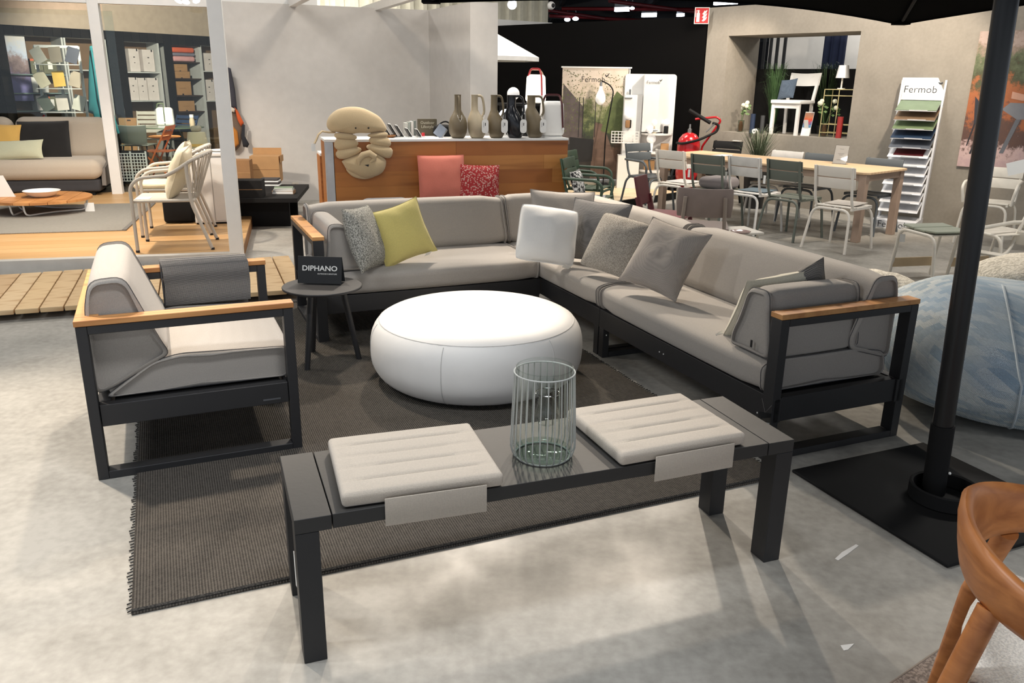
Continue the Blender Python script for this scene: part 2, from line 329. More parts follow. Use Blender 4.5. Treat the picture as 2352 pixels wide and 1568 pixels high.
led((1413,22),(1444,21),4.0,.13,'bright strip light left of the roof column above the black wall'); led((1475,35),(1507,34),4.0,.13,'strip light just above the black wall right of the column')
led((1641,7),(1693,4),3.8,.11,'strip light above the fire extinguisher sign'); led((1556,35),(1570,34),4.0,.1,'faint short strip light next to the column')
for k,(x,y) in enumerate([(1303,45),(1322,43),(1452,19)]):
    a=P(x,y,4.0); t=thing('bay_light',['left of two round ceiling lights over the black wall','right of two round ceiling lights over the black wall','small round light beside the strip light near the column'][k],'light',a,group='round lights under the far ceiling')
    ob('diffuser',G().sphere((0,0,0),.12 if k<2 else .08,12,8,sc=(1,1,.6)),M_led,t,True); ob('rod',G().tube([(0,0,.06),(0,0,.499)],.02,6),M_steel,t)
LUMN=['the bare floor left of the bench','the pine deck','the bench','the sales counter','the teak chair','the white tube stools','the dining table','the oatmeal sofa','the lamp display','the white partition','the room behind the niche']
SPN=['the armchair','the white pouf','the right sofa back','the floor behind the armchair','the jugs on the counter','the garden banner','the rope armchairs','the shelf wall','the black bench with boxes','the swatch stand']
# fixtures for the added strips and for the spots over the showroom
for i,(x,y) in enumerate(LUM):
    t=thing('strip_light','added unseen white strip luminaire hung under the ceiling above '+LUMN[i],'light',(x,y,4.05),group='added ceiling strip luminaires above the showroom')
    ob('housing',G().bx((-.78,-.1,.0),(.78,.1,.06)),M_white,t)
    for s in(-.6,.6): ob('rod',G().tube([(s,0,.06),(s,0,.449)],.01,6),M_steel,t)
def spot_can(p,q,label,group,r=.05,rod=None,lit=False):
    p=Vector(p); t=thing('track_spot',label,'light',p,group=group); Q=(Vector(q)-p).to_track_quat('-Z','Y').to_matrix().to_4x4()
    ob('can',G().lathe([(r*.55,.16),(r,.10),(r,.02)],14,Q,cap=False),M_white,t,True); ob('lens',G().lathe([(.0001,.045),(r*.92,.045)],14,Q),MC['led_tube'] if lit else M_steel,t)
    ob('bracket',G().tube([Q@Vector((0,0,.14)),Q@Vector((0,0,.14))+Vector((0,0,.1))],.012,6),M_white,t)
    if rod: ob('rod',G().tube([(0,0,.2),(0,0,rod)],.008,6),M_white,t)
for (a,b,p,g),nm in zip(SPOTS,SPN): spot_can(Vector(a)+(Vector(a)-Vector(b)).normalized()*.03,b,'white spot can on a drop rod aimed at '+nm,'spot cans above the showroom',rod=4.499-a[2])
a=P(1176,12,2.72); spot_can(a,P(1120,330,1.0),'lit spot head above the corrugated wall beside the black canopy edge','lit spot heads in view',.07,rod=1.77,lit=True)
# --- white partition wall
YW=R(20); WB0=P(665,461); ZW=2.55
wl=PW(507,300,WB0,YW); c0=PW(984,22,WB0,YW); c0.z=0; wl.z=0; c1=P(1080,4,ZW); c1.z=0; c2=P(1144,6,ZW); c2.z=0
def wallseg(name,pts,th,z1,m,z0=0):
    n=len(pts); pts=[Vector((p.x,p.y,0)) for p in pts]; outer=[]
    for i in range(n):
        d=((pts[min(i+1,n-1)]-pts[max(i-1,0)])).normalized(); outer.append(pts[i]+Vector((-d.y,d.x,0))*th)
    return struct(name,G().prism([(p.x,p.y) for p in pts]+[(p.x,p.y) for p in reversed(outer)],z0,z1),m)
wallseg('wall_middle',[wl,c0,c1,c2],.1,ZW,M_wallw)
wm=bpy.data.objects['wall_middle']
for p,q in (((657,14),(690,-4)),((830,27),(925,-3))):
    a=P(*p,ZW+.02); b=P(*q,ZW+.02); d=(b-a).normalized(); ob('beam',G().bar(a-d*.15,b+d*2.2,.09,.1),M_white,wm)
o=PW(678,425,WB0,YW); t=thing('wall_socket','small white wall socket low on the white wall beside the black bench','socket',o+Vector((.01,-.03,0)),YW)
ob('plate',G().rbox((0,0,0),(.085,.012,.085),.005,1),mat('ivory_plastic',(205,198,186),.4,bump=0),t); ob('outlet',G().lathe([(.022,-.002),(.022,.004)],16,Matrix.Rotation(R(90),4,'X')@Matrix.Translation((0,0,.006))),mat('grey_plastic',(160,155,147),.4,bump=0),t)
# --- corrugated wall above and behind
p0=P(1144,41,2.75); p1=P(1262,49,2.75); d=(p1-p0).normalized(); d.z=0; d.normalize(); ps=p0-d*4.3; L0=(p1-ps).length; ang=math.atan2(d.y,d.x)
cw=struct('wall_corrugated',G().bx((0,.05,0),(L0,.12,4.5)),mat('cream_sheet_metal',(206,202,184),.6,bump=0),loc=(ps.x,ps.y,0),rot=ang)
for k in range(int(L0/.26)): ob('rib',G().add([(0,.05,0),(.05,-.02,0),(.12,-.02,0),(.17,.05,0),(0,.05,4.5),(.05,-.02,4.5),(.12,-.02,4.5),(.17,.05,4.5)],[(0,1,5,4),(1,2,6,5),(2,3,7,6),(4,5,6,7),(3,2,1,0),(0,4,7,3)]),MC['cream_sheet_metal'],cw,loc=(k*.26+.06,0,0))
ob('flashing',G().bx((0,-.09,2.52),(L0,.0,2.72)),M_white,cw)
a=P(1266,13,2.9); t=thing('security_camera','small white dome security camera on the corrugated wall end','camera',a); ob('shell',G().sphere((0,0,0),.07,14,10),M_white,t,True); ob('lens',G().sphere((.03,-.05,0),.035,10,8),M_ink,t,True)
# --- grey wall with the display niche, black wall
GA=R(-49); g0=P(2102,513); T=Vector((math.cos(GA),math.sin(GA),0)); MN=Vector((-T.y,T.x,0))
gc=PW(1618,160,g0,GA); gc.z=0
def S_(x,y): return (PW(x,y,g0,GA)-gc).dot(T)
s0,s1=S_(1664,190),S_(1962,190); ZG=2.69; Z0,Z1=.965,2.295; TH=.8
gw=G(); 
for a,b,zz0,zz1 in ((0,s0,0,ZG),(s1,7.5,0,ZG),(s0,s1,0,Z0),(s0,s1,Z1,ZG)): gw.bx((a,0,zz0),(b,TH,zz1))
wr=struct('wall_right',gw,M_grey,loc=gc,rot=GA)
def N_(s,d,z): return gc+T*s+MN*d+Vector((0,0,z))
bB=P(1144,59,2.575); bB.z=0; bd=(bB-gc).normalized(); bE=gc+bd*((bB-gc).length+2.5)
wallseg('wall_back',[bE,gc+bd*.02],.12,2.575,mat('black_wall_paint',(11,10,10),.9,bump=.1,var=.02,spec=.08))
# room seen through the niche
struct('wall_beyond',G().bx((-1,3.2,0),(6,3.3,2.45)),M_white,loc=gc,rot=GA)
struct('trim_1',G().bx((s0-.3,TH+.02,0),(s1+.5,TH+.08,1.86)),M_blk2,loc=gc,rot=GA)
for k,x in enumerate((1755,1770,1785,1802)):
    a=PW(x,115,N_(0,2.2,0),GA); tag(ob('dark_slat',G().bx((-.025,-.012,0),(.025,.012,2.9)),mat('slate_timber',(38,40,44),.7,bump=0),loc=(a.x,a.y,0),rot=GA),['leftmost','second','third','rightmost'][k]+' of four dark upright slats seen through the top of the wall niche','slat','dark slats behind the niche')
a=PW(1915,115,N_(0,2.4,0),GA); t=thing('navy_curtain','folded navy curtain seen through the top of the wall niche','curtain',(a.x,a.y,0),GA)
for k in range(4): ob('fold',G().lathe([(.06,.0),(.06,2.8)],10),mat('navy_cloth',(36,46,76),.9,bump=0),t,True,loc=((k-1.5)*.075,(k%2)*.05,0))
# --- dining-side platform of pale boards under the banner
pl=thing('display_platform','low pale wooden platform with dark edge under the garden banner','platform')
f0,f1=P(1432,460,.1),P(1566,440,.1); fd=(f1-f0).normalized(); fn=Vector((-fd.y,fd.x,0)); A=f0-fd*.8
pa=math.atan2(fd.y,fd.x); LP=(f1-A).length
ob('edge',G().bx((0,0,.0),(LP,.02,.098)),M_blk2,pl,loc=A*1-Vector((0,0,.1)),rot=pa)
for k in range(14):
    ob('plank',G().bx((0,.022+k*.15,.02),(LP,.168+k*.15,.1)),mat('pale_boards',(226,204,170),.5,kind='wood',col2=(205,180,142)),pl,loc=A*1-Vector((0,0,.1)),rot=pa)
# --- deck of pine planks in front of the glazed room
dk=thing('pine_deck','low deck of knotty pine planks in front of the glazed room','deck'); ZD=.085
d0,d1=P(31,711,ZD),P(640,667,ZD); dd=(d1-d0).normalized(); dn=Vector((-dd.y,dd.x,0)); h0,h1=P(0,629,ZD),P(556,592,ZD); hd=(h1-h0).normalized(); hn=Vector((-hd.y,hd.x,0))
ob('joist',G().bar(d0-dd*2.2+dn*.22+Vector((0,0,-.055)),d1+dd*.15+dn*.22+Vector((0,0,-.055)),.05,.055),mat('dark_joist',(58,60,62),.7,bump=0),dk)
for k in range(27):
    q=d0+dd*(-2.05+k*.152); ln=(h0-q).dot(hn)/dn.dot(hn)-.03
    if k>=18: ln=min(ln,1.55)
    g=G().rbox((0,ln/2,-.0175),(.143,ln,.035),.004,1); c=(k*7)%5
    ob('plank',g,mat('pine%d'%c,[(206,176,134),(214,186,146),(198,168,126),(210,180,136),(202,170,130)][c],.6,kind='wood',col2=[(176,140,98),(188,152,110)][c%2],rot=R(90)),dk,loc=q,rot=math.atan2(dd.y,dd.x))
# --- glazed room
ZV=.12; v0=P(0,606,ZV); v1=P(552,586,ZV); vd=(v1-v0).normalized(); vd.z=0; vn=Vector((-vd.y,vd.x,0)); VA=math.atan2(vd.y,vd.x); vs_=v0-vd*3
pB=P(272,444,ZV); VB=(pB-v1).dot(vn)            # depth of the room
LV=(v1-vs_).length
struct('trim_2',G().bx((0,-.0,0),(LV,.09,ZV+.02)),mat('grey_threshold',(212,210,205),.4,.3,bump=0),loc=(vs_.x,vs_.y,0),rot=VA)
fw=struct('floor_glazed_room',G().bx((0,.09,0),(LV+.0,VB+7.5,ZV-.02)),mat('underfloor',(150,110,70),.8,bump=0),loc=(vs_.x,vs_.y,0),rot=VA)
for k in range(24):
    ob('plank',G().bx((.0,.092+k*.19,ZV-.02),(LV-.0,.28+k*.19,ZV)),mat('oak%d'%(k%3),[(200,162,114),(194,154,106),(205,168,122)][k%3],.42,kind='wood',col2=(182,142,94),sc=.7),fw)
ob('back_floor',G().bx((0,.09+24*.19,ZV-.02),(LV,VB+7.5,ZV-.002)),mat('dim_floor',(96,88,78),.5,bump=0),fw)
struct('trim_3',G().box((0,0,1.4),(.115,.115,2.75)),M_white,loc=v1-vd*.03+vn*.06-Vector((0,0,ZV)),rot=VA,bevel=.004)
struct('trim_4',G().box((0,0,1.4),(.13,.13,2.7)),M_white,loc=(pB.x,pB.y,.0),rot=VA,bevel=.004)
bb=P(215,1,2.56); struct('trim_5',G().box((0,0,0),(7.5,.1,.14)),M_white,loc=(pB-vd*1.0)+Vector((0,0,2.56-ZV)),rot=VA)
q=pB+vd*2.25; struct('trim_6',G().box((0,0,1.32),(.07,.05,2.5)),M_steel,loc=(q.x,q.y,0),rot=VA)
q=q+vd*.22; struct('trim_7',G().box((0,0,1.32),(.04,.04,2.5)),mat('champagne_metal',(190,176,156),.35,.6,bump=0),loc=(q.x,q.y,0),rot=VA)
M_pane=glassmat('window_glass',(244,249,248),1.0)
q=pB+vn*1.15; struct('window_1',G().bx((-3.6,-.006,.2),(.0,.006,2.48)),M_pane,loc=(q.x,q.y,0),rot=VA); struct('window_2',G().bx((.1,-.006,.2),(2.2,.006,2.48)),M_pane,loc=(pB.x,pB.y,0),rot=VA)
# shelf wall of black planks, beige bulkhead above
k0,k1=P(0,56,2.4),P(485,84,2.4); kd=(k1-k0).normalized(); KA=math.atan2(kd.y,kd.x); ks=k0-kd*1.2; KL=(k1-ks).length+1.4; ks.z=0
def K_(x,y): return (PW(x,y,k0,KA)-Vector((ks.x,ks.y,0)))
def kx(x,y): return (PW(x,y,k0,KA)-ks).dot(kd)
def kz(x,y): return PW(x,y,k0,KA).z
struct('wall_bulkhead',G().bx((0,-.02,2.4),(KL,.5,4.5)),mat('beige_plaster',(188,172,154),.85,bump=.05),loc=ks,rot=KA)
NI=[(kx(22,150),kx(150,150),kz(75,82),'a'),(kx(160,150),kx(248,150),kz(200,88),'b'),(kx(290,150),kx(368,150),kz(330,97),'c'),(kx(400,150),kx(462,150),kz(430,106),'d'),(kx(468,150),kx(545,150),kz(500,106),'e')]
gb=G().bx((0,.42,ZV-.02),(KL,.5,2.4)); sw=struct('wall_left',gb,mat('shelf_back',(120,96,72),.8,bump=0),loc=ks,rot=KA)
M_plk=[mat('black_plank%d'%i,c,.8,kind='wood',col2=(16,15,14),spec=.12) for i,c in enumerate([(26,23,21),(31,28,25),(22,20,18)])]
edges=[0]; 
for a,b,zt,_ in NI: edges+= [a,b]
edges.append(KL)
x=0; k=0
while x<KL:
    w=.155; x1=min(x+w,KL); segs=[(x,x1)]
    mid=(x+x1)/2; z0=ZV-.01
    for a,b,zt,_ in NI:
        if a-.06<mid<b+.06: z0=zt
    ob('plank',G().bx((x+.003,-.0,z0),(x1-.003,.025,2.4)),M_plk[k%3],sw); x=x1; k+=1
M_shw=mat('shelf_side',(206,210,208),.5,bump=0)
for a,b,zt,_ in NI:
    ob('niche_side',G().bx((b+.0,.03,ZV),(b+.03,.42,zt)),M_shw,sw); ob('niche_side',G().bx((a-.03,.03,ZV),(a,.42,zt)),M_shw,sw); ob('niche_top',G().bx((a,.03,zt),(b,.42,zt+.03)),M_shw,sw)
# ================================================================ lounge in the foreground
SW=Matrix(((0,1,0,0),(1,0,0,0),(0,0,1,0),(0,0,0,1)))       # loft x <-> y
def prot(yaw,lean=0,roll=0): return (Matrix.Rotation(R(yaw),3,'Z')@Matrix.Rotation(R(-lean),3,'X')@Matrix.Rotation(R(roll),3,'Y')).to_euler()
# --- woven rug
rg=thing('woven_rug','large charcoal ribbed woven rug under the lounge set','rug',ab(-.245,2.455),SY)
M_rug=mat('charcoal_cord',(108,102,95),.95,sc=1.5,kind='ribs',col2=(56,53,50),bump=.6,spec=.15)
RL,RW=2.575,3.66
ob('pile',G().rbox((RL/2,RW/2,.004),(RL,RW,.008),.0035,2,(6,6,1)),M_rug,rg,True)
M_hem=mat('rug_hem',(62,60,58),.95,kind='speckle',col2=(36,35,34),bump=.5)
for y_ in (.012,RW-.012): ob('hem',G().tube([(0,y_,.008),(RL,y_,.008)],.008,6),M_hem,rg,True)
fr=G()
for sx,dx in ((0,-1),(RL,1)):
    y=.02
    while y<RW: fr.tube([(sx,y,.006),(sx+dx*rnd.uniform(.008,.02),y+rnd.uniform(-.004,.004),.004)],.0028,4); y+=.021
f=ob('fringe',fr,MC['rug_hem'],rg); f['kind']='stuff'
# --- armchair
def loopframe(t,x0,x1,y,w,ztop,m,tk=.042,zb=.0):
    ob('frame_post',G().bx((x0,y-w/2,zb),(x0+tk,y+w/2,ztop)),m,t,bevel=.003); ob('frame_post',G().bx((x1-tk,y-w/2,zb),(x1,y+w/2,ztop)),m,t,bevel=.003)
    ob('foot_rail',G().bx((x0+tk,y-w/2,zb),(x1-tk,y+w/2,zb+.035)),m,t,bevel=.003); ob('arm_rail',G().bx((x0+tk,y-w/2,ztop-.035),(x1-tk,y+w/2,ztop)),m,t,bevel=.003)
AC=thing('armchair','low armchair with black frame, teak arms and grey cushions','armchair',ab(.022,3.985),R(23.7))
X0,X1,YH=-.42,.425,.462
for s in(-1,1): 
    loopframe(AC,X0,X1,s*YH,.062,.672,M_black)
    ob('armrest',G().bx((X0-.004,s*YH-.035,.673),(X1+.004,s*YH+.035,.697)),M_teak,AC,bevel=.003)
    ob('apron',G().bx((X0+.044,s*YH-.022,.235),(X1-.044,s*YH+.022,.33)),M_black,AC,bevel=.003)
ob('back_rail',G().bx((X0-.004,-YH+.037,.673),(X0+.085,YH-.037,.697)),mat('oiled_teak_rail',(205,150,92),.5,kind='wood',col2=(170,112,62),rot=R(90)),AC,bevel=.003)
for x in (X0+.06,X1-.03): ob('cross_beam',G().bx((x-.025,-YH+.024,.235),(x+.025,YH-.024,.33)),M_black,AC)
ob('seat_deck',G().bx((X0+.1,-YH+.024,.30),(X1-.07,YH-.024,.325)),M_blk2,AC)
def cushion(name,t,prof,L,M,rend=.02,rc=.035,puff=.006,piping=True,m=None):
    g=G().loft(prof,L,rend,rc,puff,10,M); o=ob(name,g,m or M_sofa,t,True)
    if piping:
        for s in(-1,1): ob('piping',G().tube([M@Vector((s*(L/2-rend*.55),)+p) for p in g.outline],.0015,5,True),M_seam,o)
    return o
cushion('seat_cushion',AC,[(-.36,.335),(.41,.335),(.415,.475),(-.05,.495),(-.17,.47)],.84,SW)
cushion('back_cushion',AC,[(-.385,.355),(-.32,.375),(-.085,.50),(-.115,.56),(-.225,.848),(-.355,.84),(-.385,.72)],.85,SW,rc=.045)
ob('maker_mark',G().bx((.27,-YH-.0232,.255),(.345,-YH-.0225,.262)),mat('grey_print',(92,94,98),.5,bump=0),AC)
# throw hung over the far arm
g=G(); pts=[]; 
prof=[(YH-.05,.50),(YH-.047,.6),(YH-.043,.69),(YH-.03,.715),(YH+.0,.722),(YH+.03,.715),(YH+.043,.69),(YH+.05,.6),(YH+.052,.44)]
n=len(prof)
for th in(0,.012):
    for i,(y,z) in enumerate(prof):
        sg=1 if y>YH else -1; yy=y+sg*th*(1 if i not in(3,4,5) else .3); zz=z+th*(1 if 2<=i<=6 else 0)
        for j in range(9): x=-.085+.42*j/8; pts.append((x+.006*math.sin(i*1.3),yy,zz))
fs=[]
for l in range(2):
    for i in range(n-1):
        for j in range(8): a=l*n*9+i*9+j; fs.append((a,a+1,a+10,a+9))
for i in range(n-1):
    for j in(0,8): a=i*9+j; b=a+n*9; fs.append((a,a+9,b+9,b))
for i in(0,n-1):
    for j in range(8): a=i*9+j; b=a+n*9; fs.append((a,a+1,b+1,b))
pad=thing('headrest_pad','dark grey woven pad hung over the far arm of the armchair','pad',AC.location,R(23.7)); 
ob('cover',g.add(pts,fs),mat('charcoal_weave',(134,131,128),.95,kind='weave',col2=(62,62,64),sc=2.4,bump=.6),pad,True)
ob('edge_seam',G().tube([(-.087,y,z+.004) for y,z in prof],.004,5),M_seam,pad)
# --- side table and its card
st=thing('side_table','small round charcoal side table on three splayed legs','table',(-1.118,4.615,0))
ob('top',G().lathe([(.0001,.452),(.215,.452),(.229,.458),(.231,.466),(.228,.470),(.0001,.470)],48),M_black,st,True)
for a in (-112,8,128):
    d=Vector((math.cos(R(a)),math.sin(R(a)),0)); ob('leg',G().tube([d*.115+Vector((0,0,.452)),d*.195+Vector((0,0,.0))],[.019,.016],10),M_black,st,True)
ob('underframe',G().lathe([(.0001,.44),(.15,.44),(.15,.452),(.0001,.452)],24),M_black,st)
cd=thing('brand_card','folded black card lettered DIPHANO standing on the side table','card',(-1.135,4.672,.4705),R(-3.5))
M_card=mat('black_card',(30,32,35),.7,bump=0)
for s,n in((-1,'front_panel'),(1,'back_panel')):
    th=R(14)*s; M=Matrix.Translation((0,0,.158))@Matrix.Rotation(th,4,'X'); ob(n,G().box((0,s*.001,-.079),(.262,.0016,.158),M),M_card,cd)
M=(Matrix.Translation((0,0,.158))@Matrix.Rotation(-R(14),4,'X')@Matrix.Translation((0,-.002,-.07))@Matrix.Rotation(R(90),4,'X')); 
text('DIPHANO',.042,M_paper,cd,M.translation,M.to_euler(),sx=1.12,off=.0006)
M2=M@Matrix.Translation((.045,-.031,0)); text('OUTDOOR FURNITURE',.011,M_paper,cd,M2.translation,M2.to_euler(),name='small_lettering')
# --- pouf
pf=thing('pouf','large round white leather pouf in the middle of the rug','pouf',(-.20,4.395,.008))
M_leather=mat('white_leather',(240,238,234),.55,bump=.12,var=.015); prof=[]
RP,HP=.60,.385
for k in range(29):
    a=-PI/2+PI*k/28; c,s=math.cos(a),math.sin(a); r=RP-.19+.19*abs(c)**.75; z=HP/2+HP/2*(abs(s)**.8)*(1 if s>0 else -1); prof.append((r,z))
prof=[(.0001,0)]+[p for p in prof]+[(.3,HP+.008),(.0001,HP+.012)]
ob('body',G().lathe(prof,72),M_leather,pf,True)
def at(zf,off=.0): 
    for (r0,z0),(r1,z1) in zip(prof[1:-2],prof[2:-1]):
        if z0<=zf<=z1 and z1>z0: return r0+(r1-r0)*(zf-z0)/(z1-z0)
    return prof[-3][0]
zs=HP-.038; rs=at(zs); ob('top_seam',G().tube([(rs*math.cos(2*PI*k/64),rs*math.sin(2*PI*k/64),zs) for k in range(64)],.0028,5,True),mat('white_seam',(205,203,200),.6,bump=0),pf,True)
for k in range(6):
    a=R(-105+60*k); ob('side_seam',G().tube([((r+.0005)*math.cos(a),(r+.0005)*math.sin(a),z) for r,z in prof[2:-2] if z<=zs],.0022,5),MC['white_seam'],pf,True)
# --- bench with pads and lantern
BY=R(20.47); bn=thing('coffee_bench','long low black metal bench table with four square legs','bench',(.1165,2.4415,0),BY)
BL,BW,BH=1.665,.424,.471; LG=.066
ob('top_panel',G().bx((-BL/2+.105,-BW/2+.002,BH-.045),(BL/2-.105,BW/2-.002,BH-.0)),mat('bench_top_black',(50,49,48),.58,bump=.2,var=.03),bn,bevel=.002)
for s in(-1,1):
    ob('end_strip',G().bx((s*(BL/2),-BW/2,BH-.045),(s*(BL/2-.102),BW/2,BH)),MC['bench_top_black'],bn,bevel=.002)
    for q in(-1,1): ob('leg',G().bx((s*BL/2,q*BW/2,0),(s*(BL/2-LG),q*(BW/2-LG-.012),BH-.0455)),M_black,bn,bevel=.002)
def bloc(x,y,z=BH): return bn.location+Matrix.Rotation(BY,3,'Z')@Vector((x,y,z))
def benchpad(cx,rz,label):
    t=thing('seat_pad',label,'cushion',bloc(cx,-.006,BH+.001),BY+R(rz),'quilted pads on the bench'); w,d=.475,.40
    def fn(x,y,z):
        q=((y/d+.5)*5)%1; q=min(q,1-q); edge=(1-(abs(2*x/w))**6)*(1-abs(2*y/d)**6)
        if z>0: z+= edge*(.004-.007*math.exp(-(q/.07)**2)) 
        return (x,y,z)
    ob('pad',G().rbox((0,0,.023),(w,d,.044),.014,2,(14,40,1),fn),M_cream,t,True)
    o=ob('flap',G().rbox((.03,-d/2-.014,-.02),(.30,.004,.088),.0018,1),M_cream,t,True); o.location=(0,0,.0)
    for s in(1,): ob('piping',G().tube(rpath([(-w/2+.003,-d/2+.003,.03),(w/2-.003,-d/2+.003,.03),(w/2-.003,d/2-.003,.03),(-w/2+.003,d/2-.003,.03)],.02,True),.0022,5,True),mat('cream_piping',(196,188,176),.9,bump=0),t)
benchpad(-.452,-2.5,'cream quilted seat pad on the bench end nearer the armchair'); benchpad(.40,1.5,'cream quilted seat pad on the bench end nearer the parasol')
lp=bloc(-.03,-.045); lt=thing('glass_lantern','clear glass lantern in a grey wire cage standing on the bench','lantern',lp)
M_glass=glassmat('clear_glass',(252,254,253),1.0); M_gbase=glassmat('thick_glass_base',(240,248,245),1.3); M_wire=mat('grey_wire',(194,196,192),.5,.0,bump=0)
RB,HL=.101,.29
ob('glass_cylinder',G().lathe([(.086,.012),(.094,.02),(.096,.05),(.090,HL+.012),(.088,HL+.012),(.093,.05),(.09,.024)],48,cap=False),M_glass,lt,True)
ob('glass_base',G().lathe([(.0001,.004),(.082,.004),(.092,.012),(.092,.022),(.0001,.020)],48),M_gbase,lt,True)
cg=G(); 
for k in range(28):
    a=2*PI*k/28+.1; c,s=math.cos(a),math.sin(a); pr=[(.088,.002),(.098,.012),(.1045,.035),(.1045,.06),(.0955,HL-.005)]
    ob('cage_wire',G().tube([(r*c,r*s,z) for r,z in pr],.0022,5),M_wire,lt,True)
for r,z,n in ((.0955,HL-.004,'top_ring'),(.088,.003,'bottom_ring')): ob(n,G().tube([(r*math.cos(2*PI*k/48),r*math.sin(2*PI*k/48),z) for k in range(48)],.0026,6,True),M_wire,lt,True)
ob('rim',G().tube([(.089*math.cos(2*PI*k/48),.089*math.sin(2*PI*k/48),HL+.012) for k in range(48)],.0022,6,True),M_glass,lt,True)
ob('candle_cup',G().lathe([(.0001,.10),(.022,.10),(.036,.115),(.04,.135),(.032,.165),(.028,.20),(.036,.245),(.034,.245),(.026,.20),(.030,.165),(.037,.135)],32,Matrix.Translation((.012,.02,0)),cap=False),M_glass,lt,True)
ob('cup_ring',G().tube([(.012+.038*math.cos(2*PI*k/32),.02+.038*math.sin(2*PI*k/32),.208) for k in range(32)],.002,5,True),M_chrome,lt,True)
lbl=bloc(-BL/2+.012,-.06,.19); tag(ob('price_sign',G().box((0,0,0),(.003,.085,.12)),M_paper,loc=(lbl.x,lbl.y,.2),rot=BY+R(8)),'small white sign card behind the front leg of the bench','sign')
# --- sofa modules
def sofa_module(name,label,loc,rot,L,D,arm=None,corner=False):
    t=thing(name,label,'sofa',loc,rot,'modules of the corner sofa'); zb0,zb1=.185,.30
    ob('front_beam',G().bx((.0,.012,zb0),(L,.057,zb1)),M_black,t,bevel=.003); ob('back_beam',G().bx((.0,D-.057,zb0),(L,D-.012,zb1)),M_black,t,bevel=.003)
    ob('seat_deck',G().bx((.03,.058,.27),(L-.03,D-.058,.295)),M_blk2,t)
    ends=[(0,arm=='start'),(L,arm=='end')]
    for x,isarm in ends:
        s=1 if x==0 else -1; xa,xb=(x,x+s*.066)
        if isarm:
            for y0,y1 in((0,.046),(D-.046,D)): ob('frame_post',G().bx((xa,y0,0),(xb,y1,.665)),M_black,t,bevel=.003)
            ob('foot_rail',G().bx((xa,.047,0),(xb,D-.047,.034)),M_black,t,bevel=.003); ob('arm_rail',G().bx((xa,.047,.632),(xb,D-.047,.665)),M_black,t,bevel=.003)
            ob('armrest',G().bx((xa-s*.002,-.002,.666),(xb+s*.006,D+.002,.69)),mat('oiled_teak_arm',(205,150,92),.5,kind='wood',col2=(170,112,62),rot=R(90)),t,bevel=.003)
            ob('side_beam',G().bx((xa+s*.01,.058,zb0),(xa+s*.055,D-.058,zb1)),M_black,t,bevel=.003)
        else:
            xa,xb=x+s*.004,x+s*.058
            for y0,y1 in((.012,.055),(D-.055,D-.012)): ob('leg',G().bx((xa,y0,0),(xb,y1,zb0-.0005)),M_black,t,bevel=.003)
            ob('foot_rail',G().bx((xa,.056,0),(xb,D-.056,.034)),M_black,t,bevel=.003)
    a0=.075 if arm=='start' else .006; a1=L-.075 if arm=='end' else L-.006
    x0=.006 if arm!='start' else .075
    cy=D-.055
    cushion('seat_cushion',t,[(.0,.303),(cy,.303),(cy-.02,.42),(D-.28,.452),(.06,.452),(-.012,.43)],a1-a0,Matrix.Translation(((a0+a1)/2,0,0)),rend=.02,rc=.045,puff=.006)
    b0=a0+(.27 if corner else 0)
    ob('back_rail',G().bx((a0,D-.044,.64),(a1,D-.002,.664)),M_teak,t,bevel=.003)
    for x in (a0+.15,a1-.15): ob('back_upright',G().bx((x-.02,D-.04,zb1),(x+.02,D-.012,.64)),M_black,t)
    return t,a0,a1,b0
DL,DR=.90,.80
tl,a0,a1,b0=sofa_module('sofa_module','two-seat grey sofa module with a teak arm left of the white pouf',ab(.80,5.04),SY,1.565,DL,'start')
BP=lambda D,zt=.79:[(D-.05,.38),(D-.30,.452),(D-.315,.50),(D-.20,zt),(D-.075,zt),(D-.048,.70)]
cushion('back_cushion',tl,BP(DL),a1-a0,Matrix.Translation(((a0+a1)/2,0,0)),rend=.02,rc=.04,puff=.006)
cushion('arm_cushion',tl,[(.08,.455),(.315,.455),(.31,.50),(.21,.755),(.105,.76)],DL-.30,SW@Matrix.Translation(((DL-.30)/2+.03,0,0)),rend=.02,rc=.04,puff=.006)
tr,a0,a1,b0=sofa_module('sofa_module','two-seat grey sofa module with a teak arm beside the parasol',ab(2.365,4.205),SY-PI/2,1.60,DR,'end')
cushion('back_cushion',tr,BP(DR),a1-a0,Matrix.Translation(((a0+a1)/2,0,0)),rend=.02,rc=.04,puff=.006)
oc=cushion('arm_cushion',tr,[(1.515,.455),(1.24,.455),(1.245,.51),(1.34,.755),(1.47,.76)],DR-.26,SW@Matrix.Translation(((DR-.26)/2+.02,0,0)),rend=.02,rc=.04,puff=.006)
ob('brand_label',G().box((1.40,.018,.50),(.012,.003,.034)),M_ink,oc)
for x,z in ((.72,.235),(.68,.235),(.10,.16),(1.5,.2)): ob('screw_cap',G().box((x,.0105,z),(.006,.003,.006)),M_paper,tr)
tc_,a0,a1,b0=sofa_module('sofa_module','armless grey corner sofa module between the two arms',ab(2.365,5.945),SY-PI/2,1.735,DR,None,True)
cushion('back_cushion',tc_,BP(DR),a1-.12,Matrix.Translation(((a0+a1)/2+.06,0,0)),rend=.02,rc=.04,puff=.006)
cushion('back_cushion',tc_,[(.05,.40),(.30,.455),(.31,.50),(.20,.79),(.08,.79),(.05,.70)],DR-.22,SW@Matrix.Translation(((DR-.22)/2,0,0)),rend=.02,rc=.04,puff=.006)
